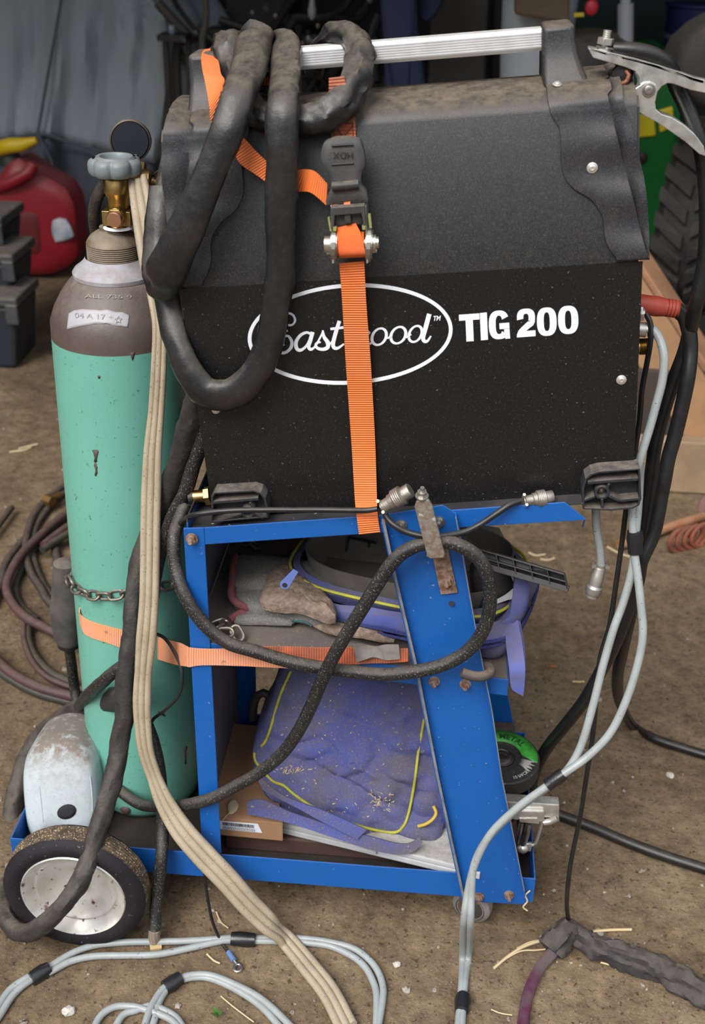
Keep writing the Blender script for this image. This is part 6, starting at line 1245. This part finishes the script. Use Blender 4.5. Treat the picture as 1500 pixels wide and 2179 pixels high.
# dark workshop clutter along the back
bk = M('dull_black_iron', (.007,.007,.008), .5, var=((.03,.027,.025), 8, .7), spk=((.10,.10,.11), 26, .31))
def thg(name, lab, cat, build, mt, smooth=False, **k): g = G(); build(g); return g.out(name, mt, None, smooth, label=lab, cat=cat, **k)
thg('steel_post', 'thin grey steel rod standing in the dark behind the torch sleeves', 'rod', lambda g: g.tube([P(430,-40,4.4), P(438,20,4.4), P(436,55,4.4), P(430,90,4.4), P(433,180,4.4), P(434,300,4.4), V((P(434,300,4.4).x,4.4,.0))], .012, n=8), M('dim_steel', (.10,.09,.08), .5, .5), True)
thg('angle_brace', 'dull diagonal brace right of the grey tarp', 'brace', lambda g: (g.tube([P(335,5,4.5), P(370,45,4.5), P(400,80,4.5), P(375,120,4.5), V((P(375,120,4.5).x,4.5,.3)), V((P(375,120,4.5).x,4.5,.0))], .02, n=8),), M('dim_brown', (.055,.045,.038), .7), True)
thg('glass_jar', 'small shiny jar beside the right edge of the grey tarp', 'jar', lambda g: g.lathe(P(366,72,4.4), UP, [(.010,0),(.013,.004),(.013,.026),(.008,.030)], 16), M('blue_glint', (.35,.45,.55), .2, .5), True)
eng = thing('engine', V((-.55,5.0,0)), 'dark greasy engine block behind the left handle tower', 'engine')
g = G()
for x0, y0, x1, y1, Yq, dp_ in [(380,60,520,260,4.9,.4),(470,-40,620,120,5.1,.4),(560,70,700,260,4.8,.3)]:
    a, b = P(x0, y1, Yq), P(x1, y0, Yq); g.box((a.x, Yq, .0), (b.x, Yq+dp_, b.z))
g.out('engine_block', bk, eng, False, bevel=.03)
g = G(); rnd = random.Random(5)
for k in range(26):
    x, y = rnd.uniform(390,820), rnd.uniform(-10,170); p = P(x, y, 4.7); d = V((rnd.uniform(-1,1), rnd.uniform(-.4,.4), rnd.uniform(-1,1)))*.14; g.tube([p-d, p+V((rnd.uniform(-.05,.05),0,rnd.uniform(-.05,.05))), p+d], rnd.uniform(.008,.02), n=8)
g.out('engine_piping', M('dull_pipe', (.030,.028,.028), .45, .4), eng)
g = G()
for k in range(16): x, y = rnd.uniform(400,830), rnd.uniform(0,150); g.sphere(P(x, y, 4.6), rnd.uniform(.006,.012), 6, (1,.5,1.4))
g.out('engine_fittings', M('pale_fitting', (.20,.19,.18), .4, .6), eng)
thg('oil_jug', 'small pale blue bottle in the dark clutter behind the torch sleeves', 'bottle', lambda g: (g.lathe(P(606,92,4.5), UP, [(.022,-.03),(.026,-.02),(.024,.01),(.010,.022),(.010,.034)], 18)), M('pale_blue_plastic', (.16,.22,.26), .5), True)
thg('work_lamp', 'pale lamp bulb hanging in the dark above the torch sleeves', 'lamp', lambda g: g.lathe(P(664,26,4.4), UP, [(.004,-.025),(.013,-.012),(.015,.006),(.010,.03),(.008,.05),(.003,.06),(.003,3.2-P(664,26,4.4).z)], 16), M('dim_glass', (.30,.29,.28), .3), True)
def cloth(px, Yq, mt, name, lab, cat):
    g = G(); g.pillow([P(x, y, Yq) for x, y in px], .03, bulge=.02, K=8, amp=.02, fr=9, res=.03, bb=0); g.out(name, mt, None, label=lab, cat=cat)
cloth([(808,-120),(880,-120),(885,0),(890,80),(900,150),(905,260),(905,700),(820,700),(820,260),(816,100)], 4.0, M('navy_cloth', (.014,.022,.060), .85), 'work_trousers', 'navy blue work cloth hanging behind the carrying bar, left piece', 'cloth')
cloth([(902,-1500),(943,-1500),(945,-120),(940,0),(925,30),(905,45),(890,30),(895,-20)], 4.1, MATS['navy_cloth'], 'work_trousers', 'short navy cloth scrap hanging right of the longer navy piece', 'cloth')
thg('sheet_panel', 'dark scuffed upright panel behind the middle of the carrying bar', 'panel', lambda g: g.prism([P(928,-200,4.3), P(1050,-200,4.3), V((P(1040,240,4.3).x,4.3,0)), V((P(908,240,4.3).x,4.3,0))], (0,.05,0)), M('scuffed_dark', (.035,.031,.029), .7, var=((.06,.052,.045), 8, .7)), bevel=.01)
thg('locker', 'dark narrow locker right of the scuffed panel', 'locker', lambda g: g.prism([P(1056,-200,4.5), P(1092,-200,4.5), V((P(1092,240,4.5).x,4.5,0)), V((P(1056,240,4.5).x,4.5,0))], (0,.3,0)), M('dark_grey_locker', (.028,.026,.028), .6), bevel=.01)
thg('wooden_crate', 'rough brown board behind the right handle tower', 'board', lambda g: g.prism([P(1095,-160,3.8), P(1212,-160,3.8), P(1212,48,3.8), P(1095,32,3.8)], (0,.06,0)), M('brown_board', (.085,.055,.033), .85, var=((.12,.085,.055), 9, .7)), bevel=.008)
thg('white_bucket', 'pale bucket under the rough brown board, seen past the carrying bar', 'bucket', lambda g: g.lathe(V((P(1145,100,3.9).x, 4.0, P(1145,240,3.9).z)), UP, [(.10,0),(.112,.18),(.118,.34),(.122,.36),(.122,.37)], 36), M('pale_bucket', (.33,.37,.40), .5, var=((.42,.45,.47), 5, .6)), True)
thg('rubber_barrel', 'dark rounded drum behind the right handle tower', 'drum', lambda g: g.lathe(V((P(1262,120,3.8).x, 3.95, P(1262,330,3.8).z)), UP, [(.13,0),(.14,.05),(.145,.25),(.13,.325),(.09,.345),(.001,.35)], 36), M('drum_rubber', (.022,.019,.018), .6, dust=1, dcol=(.075,.06,.04)), True)
thg('plastic_pipe', 'upright pale grey pipe behind the ground clamp', 'pipe', lambda g: (g.cyl(P(1331,180,3.9), P(1331,8,3.9), .024, n=24), g.cyl(P(1331,8,3.9), P(1330,-120,3.9), .016, n=16)), M('pale_grey_pipe', (.30,.31,.35), .5), True)
thg('red_knob', 'blurred red knob in the dark left of the pale pipe', 'knob', lambda g: g.sphere(P(1259,16,3.8), .020, 8, (1,.6,1.15)), M('signal_red', (.42,.015,.035), .5), True)
thg('yellow_tag', 'small yellow tag below the red knob', 'tag', lambda g: g.prism([P(1221,28,3.8), P(1243,27,3.8), P(1243,36,3.8), P(1221,37,3.8)], (0,.01,0)), M('tag_yellow', (.45,.36,.01), .5), bevel=.002)
thg('green_tarp', 'very dark green tarp hanging at the upper right', 'tarp', lambda g: g.pillow([P(1215,-150,5.3), P(1580,-150,5.3), P(1580,240,5.3), P(1580,500,5.3), P(1215,500,5.3), P(1215,230,5.3)], .02, bulge=.03, amp=.03, fr=4, K=8, res=.08, bb=0), M('deep_green_tarp', (.003,.030,.022), .7), True)
thg('blue_bucket', 'dark blue bucket with a white stripe at the upper right edge', 'bucket', lambda g: g.lathe(V((P(1478,110,4.8).x, 4.9, P(1478,116,4.8).z)), UP, [(.09,.0),(.096,.005),(.104,.07),(.11,.155),(.117,.162),(.117,.17)], 32), M('deep_blue_plastic', (.02,.025,.12), .5), True)
thg('bucket_band', 'pale stripe label wrapped on the dark blue bucket', 'label', lambda g: g.lathe(V((P(1478,110,4.8).x, 4.9, P(1478,88,4.8).z)), UP, [(.1045,0),(.1075,.016)], 32, cap=False), M('pale_lilac', (.22,.22,.34), .5), True)
thg('grey_hood', 'grey dusty machine hood at the right edge above the clamp cable', 'hood', lambda g: g.pillow([P(1432,140,3.3), P(1452,98,3.3), P(1490,64,3.3), P(1560,50,3.3), P(1560,230,3.3), P(1490,225,3.3), P(1448,180,3.3)], .2, bulge=.03, K=8, res=.03), M('dusty_hood', (.035,.03,.027), .7, dust=1, dcol=(.13,.11,.09)), True)
thg('black_box', 'black box on the floor in shadow behind the timber trestle', 'box', lambda g: g.box((.55,3.2,.0), (.95,3.55,.22)), M('deep_black', (.010,.009,.009), .8), bevel=.01)

rk = thing('shelf_rack', V((-.9,4.5,0)), 'dark two-level rack in the shadow behind the sleeves, carrying a jar and bottle', 'rack')
for nm, x0, x1, y, Yq, zoff in (('rack_board', 340, 400, 72, 4.4, 0), ('rack_board', 575, 640, 92, 4.5, -.03)):
    z_ = P((x0+x1)/2, y, Yq).z+zoff; a, b = P(x0, y, Yq).x, P(x1, y, Yq).x
    G().box((a, Yq-.05, z_-.02), (b, Yq+.06, z_)).out(nm, bk, rk, False)
    for xx in (a, b-.02): G().box((xx, Yq+.03, 0), (xx+.02, Yq+.05, z_-.02)).out('rack_upright', bk, rk, False)

g = G(); p = P(1478,116,4.8); g.box((p.x-.16, 4.74, 0), (p.x+.16, 5.06, p.z-.001)); g.out('black_crate', MATS['deep_black'], None, False, label='tall black crate carrying the dark blue bucket at the right edge', cat='crate', bevel=.006)
# ================================================================== GROUND, ROOM, LIGHT
fm = bpy.data.materials.new('dirt_floor'); fm.use_nodes = True; nt = fm.node_tree; N = nt.nodes; L = nt.links; b = N['Principled BSDF']; tc = N.new('ShaderNodeTexCoord')
def nz(sc, det=6, ro=.65):
    n = N.new('ShaderNodeTexNoise'); n.inputs['Scale'].default_value = sc; n.inputs['Detail'].default_value = det; n.inputs['Roughness'].default_value = ro; L.new(tc.outputs['Object'], n.inputs['Vector']); return n.outputs['Fac']
def rmp(s, st):
    n = N.new('ShaderNodeValToRGB'); L.new(s, n.inputs[0]); e = n.color_ramp.elements
    while len(e) < len(st): e.new(.5)
    for k, (p, c) in enumerate(st): e[k].position = p; e[k].color = (*c, 1)
    return n.outputs[0]
def mx(a, b_, f, bt='MIX'):
    n = N.new('ShaderNodeMix'); n.data_type = 'RGBA'; n.blend_type = bt; 
    if isinstance(f, float): n.inputs[0].default_value = f
    else: L.new(f, n.inputs[0])
    L.new(a, n.inputs[6]); L.new(b_, n.inputs[7]); return n.outputs[2]
c1 = rmp(nz(5), [(.30,(.110,.072,.040)), (.5,(.185,.128,.076)), (.72,(.265,.192,.120))])
c2 = rmp(nz(38, 10, .8), [(.32,(.32,.32,.32)), (.5,(.95,.95,.95)), (.68,(1.45,1.42,1.38))])
c = mx(c1, c2, .8, 'MULTIPLY')
c3 = rmp(nz(320, 3, .5), [(.0,(0,0,0)), (.665,(0,0,0)), (.70,(.8,.8,.8))]); grit = N.new('ShaderNodeRGB'); grit.outputs[0].default_value = (.42,.36,.28,1)
c = mx(c, grit.outputs[0], c3)
c4 = rmp(nz(110, 3, .5), [(.0,(0,0,0)), (.62,(0,0,0)), (.66,(.7,.7,.7))]); dk = N.new('ShaderNodeRGB'); dk.outputs[0].default_value = (.035,.025,.018,1)
c = mx(c, dk.outputs[0], c4)
L.new(c, b.inputs['Base Color']); b.inputs['Roughness'].default_value = .85; b.inputs['Specular IOR Level'].default_value = .3
bp = N.new('ShaderNodeBump'); bp.inputs['Strength'].default_value = .9; bp.inputs['Distance'].default_value = .012; L.new(nz(14, 9, .68), bp.inputs['Height'])
bp2 = N.new('ShaderNodeBump'); bp2.inputs['Strength'].default_value = .7; bp2.inputs['Distance'].default_value = .003; L.new(nz(120, 5, .7), bp2.inputs['Height']); L.new(bp.outputs[0], bp2.inputs['Normal']); L.new(bp2.outputs[0], b.inputs['Normal'])
vv = [(-5, -3, 0), (5.5, -3, 0), (5.5, 8, 0), (-5, 8, 0), (-5, -3, -.1), (5.5, -3, -.1), (5.5, 8, -.1), (-5, 8, -.1)]
fl = obj('floor', vv, [(0,1,2,3), (4,5,6,7), (0,1,5,4), (1,2,6,5), (2,3,7,6), (3,0,4,7)], fm, None, False); tag(fl, 'packed brown dirt floor', kind='structure')
wall_m = M('dark_shed_boards', (.05,.045,.042), .85, var=((.02,.02,.022), 3, .8), bump=(30,.3))
def struct(name, a, c_, mt, lab): o = G().box(a, c_).out(name, mt, None, False); tag(o, lab, kind='structure')
struct('wall_back', (-5, 7.9, 0), (5.5, 8.0, 3.2), wall_m, 'dark back wall of the shed')
struct('wall_left', (-5.1, 1.5, 0), (-5, 8, 3.2), wall_m, 'dark left wall of the shed')
struct('wall_right', (5.5, 1.5, 0), (5.6, 8, 3.2), wall_m, 'dark right wall of the shed')
struct('ceiling', (-5.1, 1.45, 3.2), (5.6, 8, 3.3), wall_m, 'dark shed roof')
w = bpy.data.worlds.new('sky'); scn.world = w; w.use_nodes = True; nt = w.node_tree; bgk = nt.nodes['Background']
tc = nt.nodes.new('ShaderNodeTexCoord'); sp = nt.nodes.new('ShaderNodeSeparateXYZ'); nt.links.new(tc.outputs['Generated'], sp.inputs[0])
rp = nt.nodes.new('ShaderNodeValToRGB'); e = rp.color_ramp.elements; e[0].position = .0; e[0].color = (.08,.085,.08,1); e[1].position = 1; e[1].color = (1.25,1.31,1.42,1)
e2 = e.new(.06); e2.color = (.12,.13,.12,1); e3 = e.new(.16); e3.color = (.42,.45,.48,1); e4 = e.new(.55); e4.color = (1.0,1.05,1.14,1)
nt.links.new(sp.outputs[2], rp.inputs[0]); nt.links.new(rp.outputs[0], bgk.inputs[0]); bgk.inputs[1].default_value = .82
sd = bpy.data.lights.new('hazy_sun', 'SUN'); sd.energy = 2.5; sd.angle = math.radians(34); sd.color = (1, .97, .93); so = bpy.data.objects.new('hazy_sun', sd); COL.objects.link(so)
so.rotation_euler = V((.42, .80, -1.0)).to_track_quat('-Z', 'Y').to_euler()
scn.view_settings.view_transform = 'Standard'; scn.view_settings.look = 'None'; scn.view_settings.gamma = 1; scn.view_settings.use_curve_mapping = False
scn.view_settings.exposure = .62
scn.cycles.max_bounces = 6; scn.cycles.diffuse_bounces = 3; scn.cycles.glossy_bounces = 3; scn.cycles.transmission_bounces = 4; scn.cycles.use_denoising = True

GROUPS = {'torch_sleeve': 'cable sleeves over the carrying bar', 'cable_sleeve': 'dark sleeves and hoses beside the cylinder', 'control_lead': 'thin leads along the top tray', 'grey_lead': 'grey leads right of the cart', 'floor_cable': 'grey cables on the floor',
 'tape_wrap': 'black tape wraps on the grey cables', 'straw_stalk': 'straws on the floor in front', 'floor_straw': 'straws on the floor behind', 'pebble': 'pebbles on the floor', 'shelf_chain': 'loose chain on the middle shelf', 'storage_case': 'dark cases in the lower tray',
 'welding_hose': 'hoses of the floor coil', 'tool_case': 'stacked tool cases at the left edge', 'coil_spring': 'rusty springs on the floor', 'work_trousers': 'navy cloths hanging behind the bar'}
for o in list(scn.objects):
    if o.parent is None and o.type in ('MESH', 'EMPTY') and 'group' not in o:
        k = o.name.split('.')[0]
        if k in GROUPS: o['group'] = GROUPS[k]
